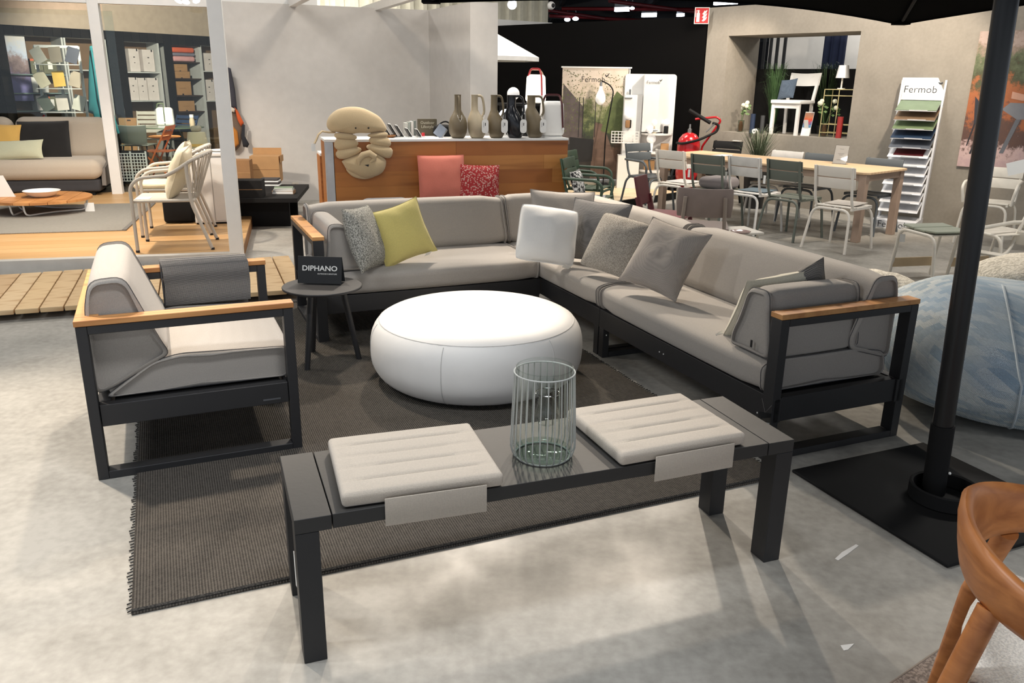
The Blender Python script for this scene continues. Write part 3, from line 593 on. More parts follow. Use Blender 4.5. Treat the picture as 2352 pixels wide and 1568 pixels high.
# --- throw cushions
M_spk=mat('speckled_tweed',(176,174,166),.95,kind='speckle',col2=(104,104,98),bump=.4); M_yel=mat('mustard_cloth',(206,192,116),.9,kind='fabric',bump=.3,spec=.2)
M_wp=mat('white_cloth',(238,238,236),.9,kind='fabric',bump=.2,var=.01,spec=.2); M_wgrey=mat('grey_basket_weave',(150,148,146),.95,kind='weave',col2=(108,106,106),sc=3,bump=.5)
M_bouc=mat('beige_boucle',(184,178,168),.95,kind='speckle',col2=(150,143,133),bump=.6,sc=1.2); M_wbei=mat('beige_basket_weave',(184,176,168),.95,kind='weave',col2=(152,145,139),sc=2.6,bump=.5)
M_lg=mat('light_grey_cloth',(172,166,160),.9,kind='fabric',bump=.3); M_chk=mat('charcoal_check',(150,146,140),.95,kind='weave',col2=(58,58,58),sc=2.6,bump=.4)
pillow('throw_cushion','grey speckled throw cushion leaning on the left arm cushion',.40,.41,.15,M_spk,P(838,546,.655),prot(78,18,4),seed=1)
pillow('throw_cushion','mustard yellow throw cushion on the left sofa module',.385,.385,.15,M_yel,P(922,534,.655),prot(26,20,-15),seed=2,pinch=.09,tagm=(.6,-1.0))
pillow('throw_cushion','light grey throw cushion in the sofa corner behind the white one',.48,.40,.13,M_lg,P(1292,500,.685),prot(8,22,3),seed=3)
pillow('throw_cushion','white throw cushion in the sofa corner',.40,.40,.17,M_wp,P(1257,539,.658),prot(6,30,9),seed=4,pinch=.03,corner=.93,tagm=(.75,-1.02))
pillow('throw_cushion','dark grey basket-weave throw cushion between the white and the boucle cushion',.43,.43,.13,M_wgrey,P(1362,532,.665)+E1*.02,prot(-30,24,2),seed=5)
pillow('throw_cushion','beige boucle throw cushion right of the dark grey one',.38,.385,.13,M_bouc,P(1415,562,.652),prot(-36,32,8),seed=6,pinch=.03,corner=.95,tagm=(1.0,-.55))
pillow('throw_cushion','large beige basket-weave throw cushion leaning on the right sofa back',.41,.43,.15,M_wbei,P(1525,592,.672),prot(-40,34,9),seed=8,pinch=.08)
pillow('throw_cushion','pale cream throw cushion wedged against the right arm cushion',.40,.40,.12,mat('ivory_cloth',(226,220,200),.9,kind='fabric',bump=.25),ab(2.62,2.99,.615),prot(203,30,6),seed=9,tagm=(1.0,-.9))
pillow('throw_cushion','charcoal checked throw cushion behind the cream one',.38,.38,.12,M_chk,ab(2.76,2.99,.63),prot(203,30,38),seed=10)
# hang tag on the right module
ht=thing('price_tag','clear price tag tied with thread to the front post of the right sofa module','tag',ab(2.352,2.628,.20),SY-R(50))
ob('sleeve',G().box((0,-.006,.0),(.055,.0015,.075)),glassmat('tag_sleeve',(225,228,230),1.5),ht); ob('slip',G().box((0,-.0035,-.02),(.048,.001,.02)),M_paper,ht); ob('thread',G().tube([(-.02,-.004,.1),(0,-.005,.036),(.025,-.004,.075)],.0008,4),M_steel,ht)
# --- parasol
pp=P(2142,1136); pt=PW(2312,0,pp,0); tilt=pt-pp
pa_=thing('parasol','big black square parasol on a black steel base plate','parasol',(pp.x,pp.y,0))
pl0=ab(2.405,1.68)-pp; M_pb=mat('parasol_black',(14,14,15),.72,bump=.1,var=.02,spec=.3)
gg=G().rbox((.395,.40,.008),(.79,.80,.014),.006,2,M=Matrix.Translation((pl0.x,pl0.y,0))@Matrix.Rotation(SY,4,'Z')); ob('base_plate',gg,M_pb,pa_,True)
hc=P(2170,1128,.05)-pp; hc.z=0
ob('base_ring',G().lathe([(.125,.015),(.135,.02),(.135,.075),(.128,.08),(.12,.075),(.12,.02)],40,Matrix.Translation(hc),cap=False),M_pb,pa_,True)
td=tilt.normalized(); ob('sleeve',G().tube([(0,0,.014),td*.32],.045,20),M_pb,pa_,True); ob('pole',G().tube([td*.2,td*2.62],.0395,24),mat('pole_black',(20,21,24),.32,bump=0),pa_,True); ob('locking_screw',G().sphere((.03,-.04,.12),.006,8,6),M_paper,pa_,True)
ch=2.03; c1_=P(2067,53,ch)-pp; c2_=P(976,3,ch-.02)-pp; cn=[c1_,c2_,-c1_,-c2_]; 
for c in cn: c.z=0
apex=td*2.6; NS=14; vs=[];fs=[]
topz=2.58; chs=[ch,ch-.017,ch+.02,ch+.02]
for k in range(4):
    A_,B_=cn[k],cn[(k+1)%4]
    for i in range(NS):
        t_=i/NS; e=A_.lerp(B_,t_); sag=(1-(2*t_-1)**2); e=e*(1-.13*sag)
        for j in range(7):
            q=j/6; ck=chs[k]*(1-t_)+chs[(k+1)%4]*t_; z=topz+(ck-topz)*q**1.15+.05*sag*q; vs.append((apex.x*(1-q)+e.x*q,apex.y*(1-q)+e.y*q,z))
        vs.append((e.x*1.001,e.y*1.001,ck+.05*sag-.012))
n4=4*NS
for i in range(n4):
    for j in range(7): a=i*8+j; b=((i+1)%n4)*8+j; fs.append((a,b,b+1,a+1))
cv=ob('canopy',G().add(vs,fs),mat('canopy_cloth',(9,9,9),.95,bump=.1,spec=.05),pa_,True); sm=cv.modifiers.new('t','SOLIDIFY'); sm.thickness=.006
for c in cn+[(cn[i]+cn[(i+1)%4])*.435 for i in range(4)]:
    ob('rib',G().tube([apex*1.0+Vector((0,0,-.06)),Vector((c.x*.96,c.y*.96,ch+.01 if c in cn else ch+.05))],.011,6),M_pb,pa_,True)
for c,hc_ in zip(cn,chs): ob('tip_pocket',G().box((c.x*.985,c.y*.985,hc_-.006),(.09,.09,.016)),MC['canopy_cloth'],pa_)
# --- bean bag with fluffy throw
bc=Vector((2.66,4.05,0)); bb=thing('bean_bag','large pale blue patchwork bean bag behind the parasol pole','bean bag',bc)
g=G(); vs=[];fs=[];nu,nv=56,30
for j in range(nv+1):
    v=j/nv; 
    for i in range(nu):
        a=2*PI*i/nu; ph=-PI/2+PI*v; c=max(0,math.cos(ph))**.72; s=math.sin(ph)
        rr=.80*c*(1+.05*math.sin(3*a+1)); z=.36+ (.36*abs(s)**.75 if s<0 else .33*s**1.0)*(1 if s>0 else -1)
        x=rr*math.cos(a)*(1-.25*max(0,s)); y=rr*.85*math.sin(a)*(1-.3*max(0,s)); w=.03*mnoise.noise((x*3,y*3,z*4))
        z+= .07*max(0,s)*mnoise.noise((x*2.2+4,y*2.2,.3))
        vs.append((x-.12*max(0,s)+w,y+.05*max(0,s)+w,max(.0,z+w*.5*(s>-.6))))
for j in range(nv):
    for i in range(nu): fs.append((j*nu+i,j*nu+(i+1)%nu,(j+1)*nu+(i+1)%nu,(j+1)*nu+i))
ob('cover',g.add(vs,fs),mat('blue_patchwork',(204,209,208),.95,kind='brick',col2=(150,168,182),bump=.5),bb,True)
ob('seam',G().tube([Vector(vs[j*nu+38])*1.003 for j in range(2,nv-1)],.006,6),mat('pale_seam',(190,200,206),.9,bump=0),bb,True)
M_flf=mat('fluffy_fleece',(226,220,206),1.,kind='speckle',col2=(196,190,176),bump=1.2,sc=.4)
for nm,lb,lc,sc_ in (('fleece_throw','fluffy cream fleece draped over the far side of the bean bag',(3.0,4.33,.64),(.46,.32,.12)),('fleece_cushion','fluffy cream fleece cushion beside the sofa arm behind the bean bag',(2.14,4.62,.44),(.30,.26,.16))):
    t=thing(nm,lb,'fleece',lc,R(-12)); g=G().sphere((0,0,0),1,28,16,sc=sc_); g.v=[v*(1+.09*mnoise.noise(v*5)+.05*mnoise.noise(v*14)) for v in g.v]; ob('pile',g,M_flf,t,True)
    ob('hem',G().tube([(sc_[0]*1.0*math.cos(2*PI*k/40),sc_[1]*1.0*math.sin(2*PI*k/40),0) for k in range(40)],.008,6,True),M_flf,t,True)
# --- teak chair in the right foreground, on its taupe rug
r0,r1=P(2051,1568),P(2352,1362); rd=(r1-r0).normalized(); ra=math.atan2(rd.y,rd.x); 
tr_=thing('taupe_rug','taupe loop pile rug under the teak chair','rug',r0-rd*1.2,ra)
ob('pile',G().rbox((1.4,-.9,.006),(2.8,1.8,.012),.005,2,(6,6,1)),mat('taupe_loop',(150,136,126),1.,kind='speckle',col2=(116,104,96),bump=1.,sc=.7),tr_,True)
ob('binding',G().tube([(0,-.004,.007),(2.8,-.004,.007)],.006,6),mat('taupe_binding',(132,120,110),.9,bump=0),tr_,True)
cc=Vector((1.245,1.39,.012)); tk=thing('dining_armchair','curved solid teak armchair with a woven off-white seat, cut by the right edge','chair',cc,R(-35))
M_tk=mat('solid_teak',(194,126,70),.42,kind='grain',col2=(152,90,44),bump=.3)
g=G(); vs=[];fs=[]; NR=48; sec=12
for i in range(NR+1):
    u=-1+2*i/NR; a=R(180+u*138); k=abs(u); rx,ry=.30,.285
    hgt=.115*max(0,1-1.25*k)**.9+.046; tkn=.017+.009*k; zc=.705-.095*k**1.2; ln=.30*(1-k**2)
    c=Vector((rx*math.cos(a)*(1+.04*k),ry*math.sin(a),zc)); o=Vector((math.cos(a),math.sin(a),0)); up=(Vector((0,0,1))+o*ln*.6+o*.9*max(0,k-.45)).normalized(); ou=(o-up*o.dot(up)).normalized()
    for q in range(sec):
        th=2*PI*q/sec; cs,sn=math.cos(th),math.sin(th); f=lambda t:abs(t)**.7*(1 if t>0 else -1)
        vs.append(c+up*f(sn)*hgt/2+ou*f(cs)*tkn)
for i in range(NR):
    for q in range(sec): fs.append((i*sec+q,i*sec+(q+1)%sec,(i+1)*sec+(q+1)%sec,(i+1)*sec+q))
fs+=[tuple(range(sec-1,-1,-1)),tuple(range(NR*sec,(NR+1)*sec))]
ob('back_rail',g.add(vs,fs),M_tk,tk,True)
for s in(-1,1):
    a=R(180+s*40); top=Vector((.295*math.cos(a),.28*math.sin(a),.625)); ob('rear_leg',G().tube([top,Vector((top.x*1.22,top.y*1.42,.40)),Vector((top.x*1.42,top.y*1.85,0))],[.024,.023,.014],12),MC['solid_teak'],tk,True)
    a=R(180+s*136); top=Vector((.31*math.cos(a),.285*math.sin(a),.625)); ob('front_leg',G().tube([top,Vector((.25,s*.24,.42)),Vector((.29,s*.27,0))],[.022,.024,.015],12),MC['solid_teak'],tk,True)
ob('seat_frame',G().rbox((.02,0,.405),(.46,.47,.045),.02,3),M_tk,tk,True)
ob('seat_pad',G().rbox((.0,0,.455),(.54,.55,.055),.027,4,(6,6,1),lambda x,y,z:(x*(1-.22*(y/.30)**2),y,z)),mat('offwhite_basket',(228,224,216),.9,kind='speckle',col2=(208,204,197),sc=1.2,bump=.8),tk,True)
# ================================================================ counter and what stands on it
def puffy(poly,t,n=7,back=.35):
    # stuffed shape from a star-shaped outline in the x-z plane, full towards -y
    c=Vector((sum(p[0] for p in poly)/len(poly),sum(p[1] for p in poly)/len(poly))); m=len(poly); vs=[];fs=[]
    for sg,tt in((-1,t),(1,t*back)):
        for k in range(n+1):
            s=math.sin(PI/2*(1-k/n)); y=sg*tt*math.cos(PI/2*(1-k/n))**.8
            for p in poly: q=c+(Vector(p)-c)*max(s,.001); vs.append((q.x,y,q.y))
    for b in range(2):
        o=b*(n+1)*m
        for k in range(n):
            for i in range(m): fs.append((o+k*m+i,o+k*m+(i+1)%m,o+(k+1)*m+(i+1)%m,o+(k+1)*m+i))
    return G().add(vs,fs)
def smooth_poly(p,it=2):
    for _ in range(it):
        q=[]
        for i in range(len(p)): a,b=Vector(p[i]),Vector(p[(i+1)%len(p)]); q+=[a*.75+b*.25,a*.25+b*.75]
        p=q
    return [tuple(v) for v in p]
CL,CRt=P(745,322,1.05),P(1305,318,1.05); cv=(CRt-CL); CAng=math.atan2(cv.y,cv.x); CLen=cv.length; cpx=CLen/560
ct=thing('sales_counter','shop counter clad in honey wood planks with a white top','counter',(CL.x,CL.y,0),CAng)
def cpt(x,y,z=0): return Vector((CL.x,CL.y,0))+Matrix.Rotation(CAng,3,'Z')@Vector((x,y,z))
ob('carcass',G().bx((.085,.022,0),(CLen,.42,1.03)),mat('counter_core',(120,84,50),.7,bump=0),ct)
ob('worktop',G().bx((-.0,-.006,1.031),(CLen+.005,.46,1.055)),M_white,ct,bevel=.002); ob('edge_strip',G().bx((.0,-.004,0),(.08,.05,1.03)),mat('silver_laminate',(196,198,202),.4,.3,bump=0),ct)
ob('rear_block',G().bx((-.0,.43,0),(CLen,.80,.86)),MC['counter_core'],ct); ob('rear_top',G().bx((-.01,.462,.861),(CLen,.81,.885)),M_white,ct); ob('side_panel',G().bx((.0,.052,0),(.018,.42,1.03)),mat('honey_side',(172,112,58),.5,kind='wood',col2=(138,82,40)),ct); ob('side_panel',G().bx((-.018,.43,0),(-.001,.80,.86)),MC['honey_side'],ct)
HON=[(188,126,66),(176,112,54),(198,138,76),(164,100,48),(182,118,58)]; HO2=[(150,92,44),(140,84,38),(160,104,52),(128,74,34),(146,88,42)]
rows=[(0.085,1.33,CLen),(.085,.95,2.3,CLen),(.085,1.05,2.4,CLen),(.085,1.6,CLen),(.085,.5,1.4,CLen),(.085,1.2,2.0,CLen),(.085,1.7,CLen)]
for i,r in enumerate(rows):
    z1=1.03-i*.147; z0=max(.002,z1-.1465)
    for j in range(len(r)-1):
        k=(i*3+j*2+(1 if i==0 else 0))%5; ob('plank',G().bx((r[j]+.0008,0,z0),(r[j+1]-.0008,.021+.001*((i+j)%2),z1)),mat('honey%d'%k,HON[k],.45,kind='wood',col2=HO2[k],sc=.8),ct)
def on(x,y,d=0.): # point of the counter top under a pixel
    return P(x,y,1.0555)
# --- five jugs
def jug(name,label,px,py,m,H_=.435,R_=.098,neck=.034,wide=0,side=True,tagd=True,rot=0):
    t=thing(name,label,'jug',on(px,py),CAng+rot,'stoneware jugs on the counter')
    if side: sh=lambda z:(-.028*min(1,max(0,(z-.12)/.14)),0) if not wide else (-.046*min(1,max(0,(z-.12)/.16)),0)
    else: sh=lambda z:(0,0)
    pr=[(.0001,0),(R_*.58,0),(R_*.72,.012),(R_*.93,.055),(R_,.11),(R_*.97,.155),(R_*.84,.20),(max(neck,R_*.56),.245 if not wide else .26),(neck*1.05,.285),(neck,.34),(neck*.98,H_-.02),(neck*1.06,H_),(neck*.8,H_),(neck*.8,.30)]
    if wide: pr=[(.0001,0),(R_*.6,0),(R_*.75,.012),(R_*.94,.055),(R_,.11),(R_*.97,.16),(R_*.88,.21),(R_*.74,.26),(neck,.31),(neck,.36),(neck*.98,H_-.02),(neck*1.05,H_),(neck*.82,H_),(neck*.8,.3)]
    ob('body',G().lathe(pr,28,shift=sh,cap=False),m,t,True)
    if side:
        hx=.072 if not wide else .09
        ob('handle',G().tube(rpath([(-.02,0,H_-.012),(hx-.02,0,H_-.008),(hx,0,H_-.10),(hx+.004,0,.26),(hx*.75,0,.215)],.06,n=5),[.015]*2+[.012]*26 if False else .0125,8,flat=1.0),m,t,True)
    else:
        ob('handle',G().tube([(0,-neck,.42),(0,-neck-.02,.40),(0,-neck-.025,.33),(0,-.06,.24),(0,-.082,.20)],.011,8),m,t,True)
    if tagd:
        tx=.045 if side else .0; ob('cord',G().tube([(tx+.012,-.055,.235),(tx,-.088,.19),(tx-.012,-.085,.225)],.0016,4) if side else G().tube([(-.022,-.075,.235),(-.018,-.095,.205),(0,-.102,.17),(.018,-.095,.205),(.022,-.075,.235)],.0018,4),M_paper,t)
        if side:
            pol=rpath([(-.036,0,.055),(.036,0,.055),(.036,0,.195),(-.036,0,.195)],.036,True); g=G().prism([(p.x,p.z) for p in pol],-.0012,.0012,Matrix.Translation((tx+.012,-.104,0))@Matrix.Rotation(R(90),4,'X')); l=ob('swing_tag',g,M_paper,t)
            ob('print',G().box((tx+.014,-.1057,.145),(.008,.0006,.03)),M_ink,l); ob('print',G().box((tx-.004,-.1057,.14),(.004,.0006,.05)),mat('grey_ink',(150,148,150),.6,bump=0),l)
    return t
M_olive=mat('olive_stoneware',(112,100,78),.45,bump=.2,var=.08); M_sand=mat('sand_stoneware',(182,168,142),.5,bump=.2,var=.08); M_bgl=mat('black_glaze',(24,26,32),.22,bump=.05)
jug('jug','olive stoneware jug seen with its handle to the front, leftmost of five',1052,317,M_olive,side=False)
jug('jug','sand coloured stoneware jug, second of five on the counter',1096,317,M_sand); jug('jug','olive slim stoneware jug in the middle of the five',1140,316.5,M_olive,R_=.095)
jug('jug','glossy black wide-necked jug on the counter',1183,316.5,M_bgl,neck=.047,wide=1,R_=.098); jug('jug','olive wide-necked jug at the right end of the row of five',1228,316,M_olive,neck=.044,wide=1,R_=.098)
# --- lanterns and lamps by the counter end
def lantern(label,p,rot,w,h,mb,mh,hh=.10,lit=False):
    t=thing('lantern_lamp',label,'lamp',p,rot); d=w*.62
    ob('shade',G().rbox((0,0,h/2+.012),(w,d,h),min(w,d)*.28,4,(2,2,4),lambda x,y,z:(x*(1-.10*(z/h+.5)),y*(1-.10*(z/h+.5)),z)),mb,t,True); ob('base',G().rbox((0,0,.006),(w*.8,d*.8,.012),.004,1),M_white,t)
    k=w/2-.01; ob('handle',G().tube(rpath([(-k*.95,-d/2-.004,h*.28),(-k*.55,-d/2-.004,h+.03),(-k*.4,0,h+hh),(k*.7,0,h+hh),(k*.85,0,h*.9)],.035),.011,8,flat=.45),mh,t,True); return t
M_lit=mat('lit_shade',(255,246,232),.5,emit=((255,238,214),2.2),bump=0); M_mar=mat('maroon_enamel',(74,30,34),.35,bump=0); M_glb=mat('opal_globe',(236,236,234),.35,bump=0,emit=((255,250,244),.25))
def lamp_box(label,p,rot,w,h,m,mh,hx,lit=False):
    t=thing('lantern_lamp',label,'lamp',p,rot,'portable lantern lamps'); d=w*.6
    ob('shade',G().rbox((0,0,h/2+.012),(w,d,h),min(w,d)*.3,4,(2,2,4),lambda x,y,z:(x*(1-.12*(z/h+.5)),y*(1-.12*(z/h+.5)),z)),m,t,True); ob('base',G().rbox((0,0,.006),(w*.8,d*.8,.012),.004,1),M_white,t)
    s=1; ob('handle',G().tube(rpath([(hx,-d/2-.006,h*.25),(hx*.8,-d/2-.006,h*.98),(hx*.7,-.03,h+.075),(-w*.33,-.03,h+.075),(-w*.4,0,h*.97)],.03),.012,8,flat=.5),mh,t,True); ob('rivet',G().lathe([(.0001,0),(.012,0),(.012,.006),(.0001,.006)],12,Matrix.Translation((hx,-d/2-.014,h*.25))@Matrix.Rotation(R(90),4,'X')),M_paper,t); return t
lamp_box('white lantern lamp with a maroon handle at the right end of the counter',on(1266,314.5),CAng,.27,.365,M_white,M_mar,.10)
bp=cpt(2.26,1.08,0); bs=thing('lamp_stand','black lamp display stand behind the counter','stand',bp,CAng); LZ=PW(1230,237,bp,CAng).z; ob('top',G().bx((-.12,-.16,LZ-.03),(.32,.16,LZ)),M_blk2,bs); ob('column',G().bx((-.1,-.1,.0),(.3,.12,LZ-.031)),M_blk2,bs)
q=PW(1230,236,bp+Vector((0,0,0)),CAng); lamp_box('tall lit lantern lamp with a red handle raised behind the jugs',(q.x,q.y,LZ+.0005),CAng,.235,.31,M_lit,mat('red_enamel',(176,58,62),.35,bump=0),.05)
ob('wire_handle',G().tube(rpath([(-.115,0,.05),(-.1,0,.30),(-.07,0,.375),(.06,0,.375),(.1,0,.30),(.12,0,.05)],.03),.005,6),M_sand,bpy.data.objects['lantern_lamp.001'],True)
for nm,lb,(x,y),r,zz in (('globe_lamp','larger opal globe lamp above the black jug',(1179,215),.067,0),('globe_lamp','smaller opal globe lamp between the black and the last olive jug',(1211,252),.055,1)):
    p=cpt((x-745)*cpx*1.02,.34 if zz else .36,0); c=PW(x,y,p,CAng); t=thing(nm,lb,'lamp',(c.x,c.y,1.0555),group='opal globe lamps'); h=c.z-1.0555
    ob('globe',G().sphere((0,0,h),r,24,14),M_glb,t,True); ob('stem',G().tube([(0,0,.01),(0,0,h-r+.006)],.012,8),M_blk2,t); ob('foot',G().lathe([(.0001,0),(.05,0),(.05,.012),(.0001,.012)],20),M_blk2,t)
c=on(1160,314); t=thing('ring_lamp','glowing white ring lamp half hidden by the black jug','lamp',c+Vector((0,.12,0)),CAng)
ob('ring',G().tube([(.058*math.cos(2*PI*k/28),0,.21+.058*math.sin(2*PI*k/28)) for k in range(28)],.016,8,True),mat('lit_ring',(255,255,255),.5,emit=((236,240,255),3),bump=0),t,True); ob('stem',G().tube([(0,0,.0),(0,0,.145)],.01,8),M_white,t); ob('foot',G().lathe([(.0001,0),(.05,0),(.05,.012),(.0001,.012)],20),M_white,t)
# --- sample cards, books, bag
tilts=[(896,.20,.155,'tall'),(911,.24,.14,'second'),(925,.25,.125,'third'),(944,.28,.09,'fourth, smaller'),(965,.29,.08,'fifth, smallest')]
for x,d,h,w in tilts:
    t=thing('sample_card',w+' of the tilted black sample cards on the counter','card',on(x,315),(CAng+0) ,'tilted sample cards'); M=Matrix.Rotation(R(-32),4,'Y')
    ob('board',G().box((-.0,0,h/2+.012),(.012,.14,h),M),M_ink,t); ob('edge',G().box((.010,0,h/2+.012),(.005,.145,h+.004),M),M_paper,t); ob('foot',G().bx((-.03,-.06,0),(.05,.06,.010)),M_paper,t)
bkp=on(980,313)+Vector((0,.10,0)); t=thing('book','olive book titled Outdoor Lifestyle standing on the counter','book',bkp,CAng); ob('cover',G().bx((-.105,0,0),(.105,.025,.175)),mat('olive_cover',(92,84,66),.6,bump=0),t); ob('pages',G().bx((-.1,.003,.003),(.108,.022,.172)),M_paper,t)
text('Outdoor\nLifestyle',.042,mat('title_ink',(196,190,172),.6,bump=0),t,(0,-.0015,.115),(R(90),0,0),name='title')
for k,(w,cl) in enumerate([(.03,(196,196,190)),(.025,(150,156,150)),(.028,(214,212,206)),(.022,(120,128,124))]):
    t=thing('book',['pale grey book at the left of the short row','sage book second in the short row','white book third in the short row','slate book beside the olive one'][k]+' on the counter','book',bkp+Vector((-.24+k*.032,.0,0)),CAng,'short row of books on the counter'); ob('cover',G().bx((0,0,0),(w,.12,.13+.008*k)),mat('bookc%d'%k,cl,.6,bump=0),t); ob('pages',G().bx((.003,.002,.003),(w-.003,.121,.128+.008*k)),M_paper,t)
t=thing('bag','black fabric bag on the counter behind the leftmost jug','bag',on(1018,314)+Vector((.02,.1,0)),CAng); g=G().rbox((0,0,.06),(.26,.16,.12),.04,3,(5,4,4)); g.v=[v*(1+.10*mnoise.noise(v*9)) for v in g.v]; ob('body',g,M_blk2,t,True); ob('strap',G().tube(arc((-.08,0,.115),(.06,0,.115),(0,0,.19)),.008,6),M_blk2,t,True)
t=thing('leaflet_holder','leaflets in a slanted holder beside the leftmost jug','leaflets',on(1003,316)+Vector((0,0,.014)),CAng); ob('leaflet',G().box((0,0,.065),(.10,.006,.12),Matrix.Rotation(R(38),4,'Y')),mat('blue_grey_print',(150,160,176),.5,bump=0),t); ob('stand',G().box((.05,.02,.05),(.015,.05,.14),Matrix.Rotation(R(38),4,'Y')),M_steel,t)
t=thing('red_tin','small red tin on the counter','tin',on(972,315),CAng); ob('body',G().lathe([(.0001,0),(.017,0),(.017,.03),(.0001,.03)],16),mat('red_plastic',(196,34,44),.4,bump=0),t,True); ob('lid',G().lathe([(.0001,.0305),(.018,.0305),(.016,.045),(.0001,.046)],16),MC['red_plastic'],t,True)
t=thing('paper_sheets','white paper sheets lying on the counter top','paper',on(932,317),CAng); 
for k in range(3): ob('sheet',G().box((.02*k-.02,.0,.0012+k*.0016),(.21,.06,.0012)),M_paper,t)
t=thing('wooden_dish','small wooden dish beside the sample cards','dish',on(897,316),CAng); ob('body',G().lathe([(.0001,0),(.03,0),(.055,.02),(.06,.03),(.055,.03),(.03,.008),(.0001,.006)],20),mat('brown_wood',(150,104,62),.5,kind='wood'),t,True)
# --- float cushion in the shape of a bearded animal
wx=(815-745)*cpx; def_p=cpt(wx,-.03,1.055); wt=thing('float_cushion','sand coloured stuffed animal float cushion hung over the counter front','cushion',def_p,CAng)
M_flt=mat('sand_canvas',(206,182,142),.9,kind='fabric',bump=.3); kz_=cpx*180/1568
def wp(x,y): return ((x-735)*kz_, -(y-695)*kz_)          # zoomed picture -> metres on the counter front
head=smooth_poly([wp(*p) for p in [(165,450),(200,300),(330,170),(500,110),(680,95),(850,115),(1020,190),(1170,280),(1250,400),(1300,505),(1240,560),(1210,545),(960,580),(760,570),(600,600),(340,550),(240,545)]],2)
ob('head',puffy(head,.10),M_flt,wt,True,loc=(0,.0,0))
segs=[[(345,565),(665,600),(680,690),(350,670)],[(345,675),(680,700),(700,815),(340,880)],[(335,890),(710,825),(765,920),(410,1055)],[(950,590),(1235,545),(1285,640),(975,650)],[(975,655),(1290,650),(1325,830),(1000,780)],[(930,830),(1000,790),(1330,840),(1330,970),(1250,1030),(960,880)]]
def grow(p,k): c=Vector((sum(q[0] for q in p)/len(p),sum(q[1] for q in p)/len(p))); return [tuple(c+(Vector(q)-c)*k) for q in p]
for s_ in segs: ob('puff',puffy(smooth_poly(grow([wp(*p) for p in s_],1.28),2),.065),M_flt,wt,True,loc=(0,-.012,0))
for col_ in ([(340,540),(680,560),(700,800),(780,930),(430,1080),(330,900)],[(950,540),(1260,520),(1330,830),(1320,980),(1240,1060),(940,880),(990,760)]): ob('puff_backing',puffy(smooth_poly([wp(*p) for p in col_],2),.045),M_flt,wt,True,loc=(0,-.006,0))
muz=smooth_poly([wp(*p) for p in [(400,1070),(770,930),(950,880),(1250,1040),(1255,1160),(1200,1290),(1080,1370),(890,1405),(740,1380),(600,1290),(500,1250),(440,1130)]],2); ob('muzzle',puffy(muz,.085),M_flt,wt,True,loc=(0,-.012,0))
ob('muzzle_back',puffy(smooth_poly([wp(*p) for p in [(470,1200),(900,1300),(1080,1370),(860,1440),(640,1400),(520,1300)]],2),.03),M_flt,wt,True,loc=(0,-.008,0))
a=[wp(*p) for p in [(720,1150),(715,1060),(800,960),(920,930),(1020,1000),(1010,1040),(930,1100)]]; ob('nose_roll',G().tube([(p[0],-.088,p[1]) for p in a],[.012,.026,.032,.034,.03,.022,.012],10),M_flt,wt,True)
b_=[wp(*p) for p in [(815,1145),(905,1135),(890,1180)]]; ob('mouth',G().prism(b_,0,.004,Matrix.Translation((0,-.093,0))@Matrix.Rotation(R(90),4,'X')),M_ink,wt)
for x,y in((685,472),(922,472)): p=wp(x,y); ob('eye',G().sphere((p[0],-.088,p[1]),.0095,10,8),M_ink,wt,True)
s1=[wp(*p) for p in [(330,560),(220,560),(90,540),(20,600),(-20,690),(-60,760)]]; ob('strap',G().tube([(p[0],.02,max(p[1],.006) if i<4 else p[1]) for i,p in enumerate(s1)],.034,8,flat=.3),M_flt,wt,True)
p=wp(-85,830); ob('care_tag',G().box((p[0],.02,p[1]),(.04,.004,.075)),M_paper,wt)
# --- cushions in front of the counter on a low daybed
db=thing('daybed','grey upholstered daybed behind the sofa, in front of the counter','daybed',cpt(.10,-.86,0),CAng)
zt=.40; ob('seat',G().rbox((.95,.42,.28),(1.95,.78,.24),.05,3),mat('slate_cloth',(112,114,118),.9,kind='fabric',bump=.3),db,True); ob('plinth',G().bx((.06,.08,0),(1.84,.76,.165)),M_blk2,db); ob('bolster',G().rbox((.37,.16,.465),(.50,.24,.20),.12,5),MC['slate_cloth'],db,True)
pillow('throw_cushion','plain coral cushion propped against the counter',.48,.50,.13,mat('coral_cloth',(214,118,98),.9,kind='fabric',bump=.3),cpt((997-745)*cpx*.985,-.16,.655),prot(math.degrees(CAng),10,0),seed=21,pinch=.02)
pillow('throw_cushion','small red sprinkle-patterned cushion beside the coral one',.42,.42,.13,mat('red_sprinkle',(196,150,140),.9,kind='sprinkle',col2=(158,40,42)),cpt((1085-745)*cpx*.975,-.22,.60),prot(math.degrees(CAng)-3,12,2),seed=22,pinch=.04)
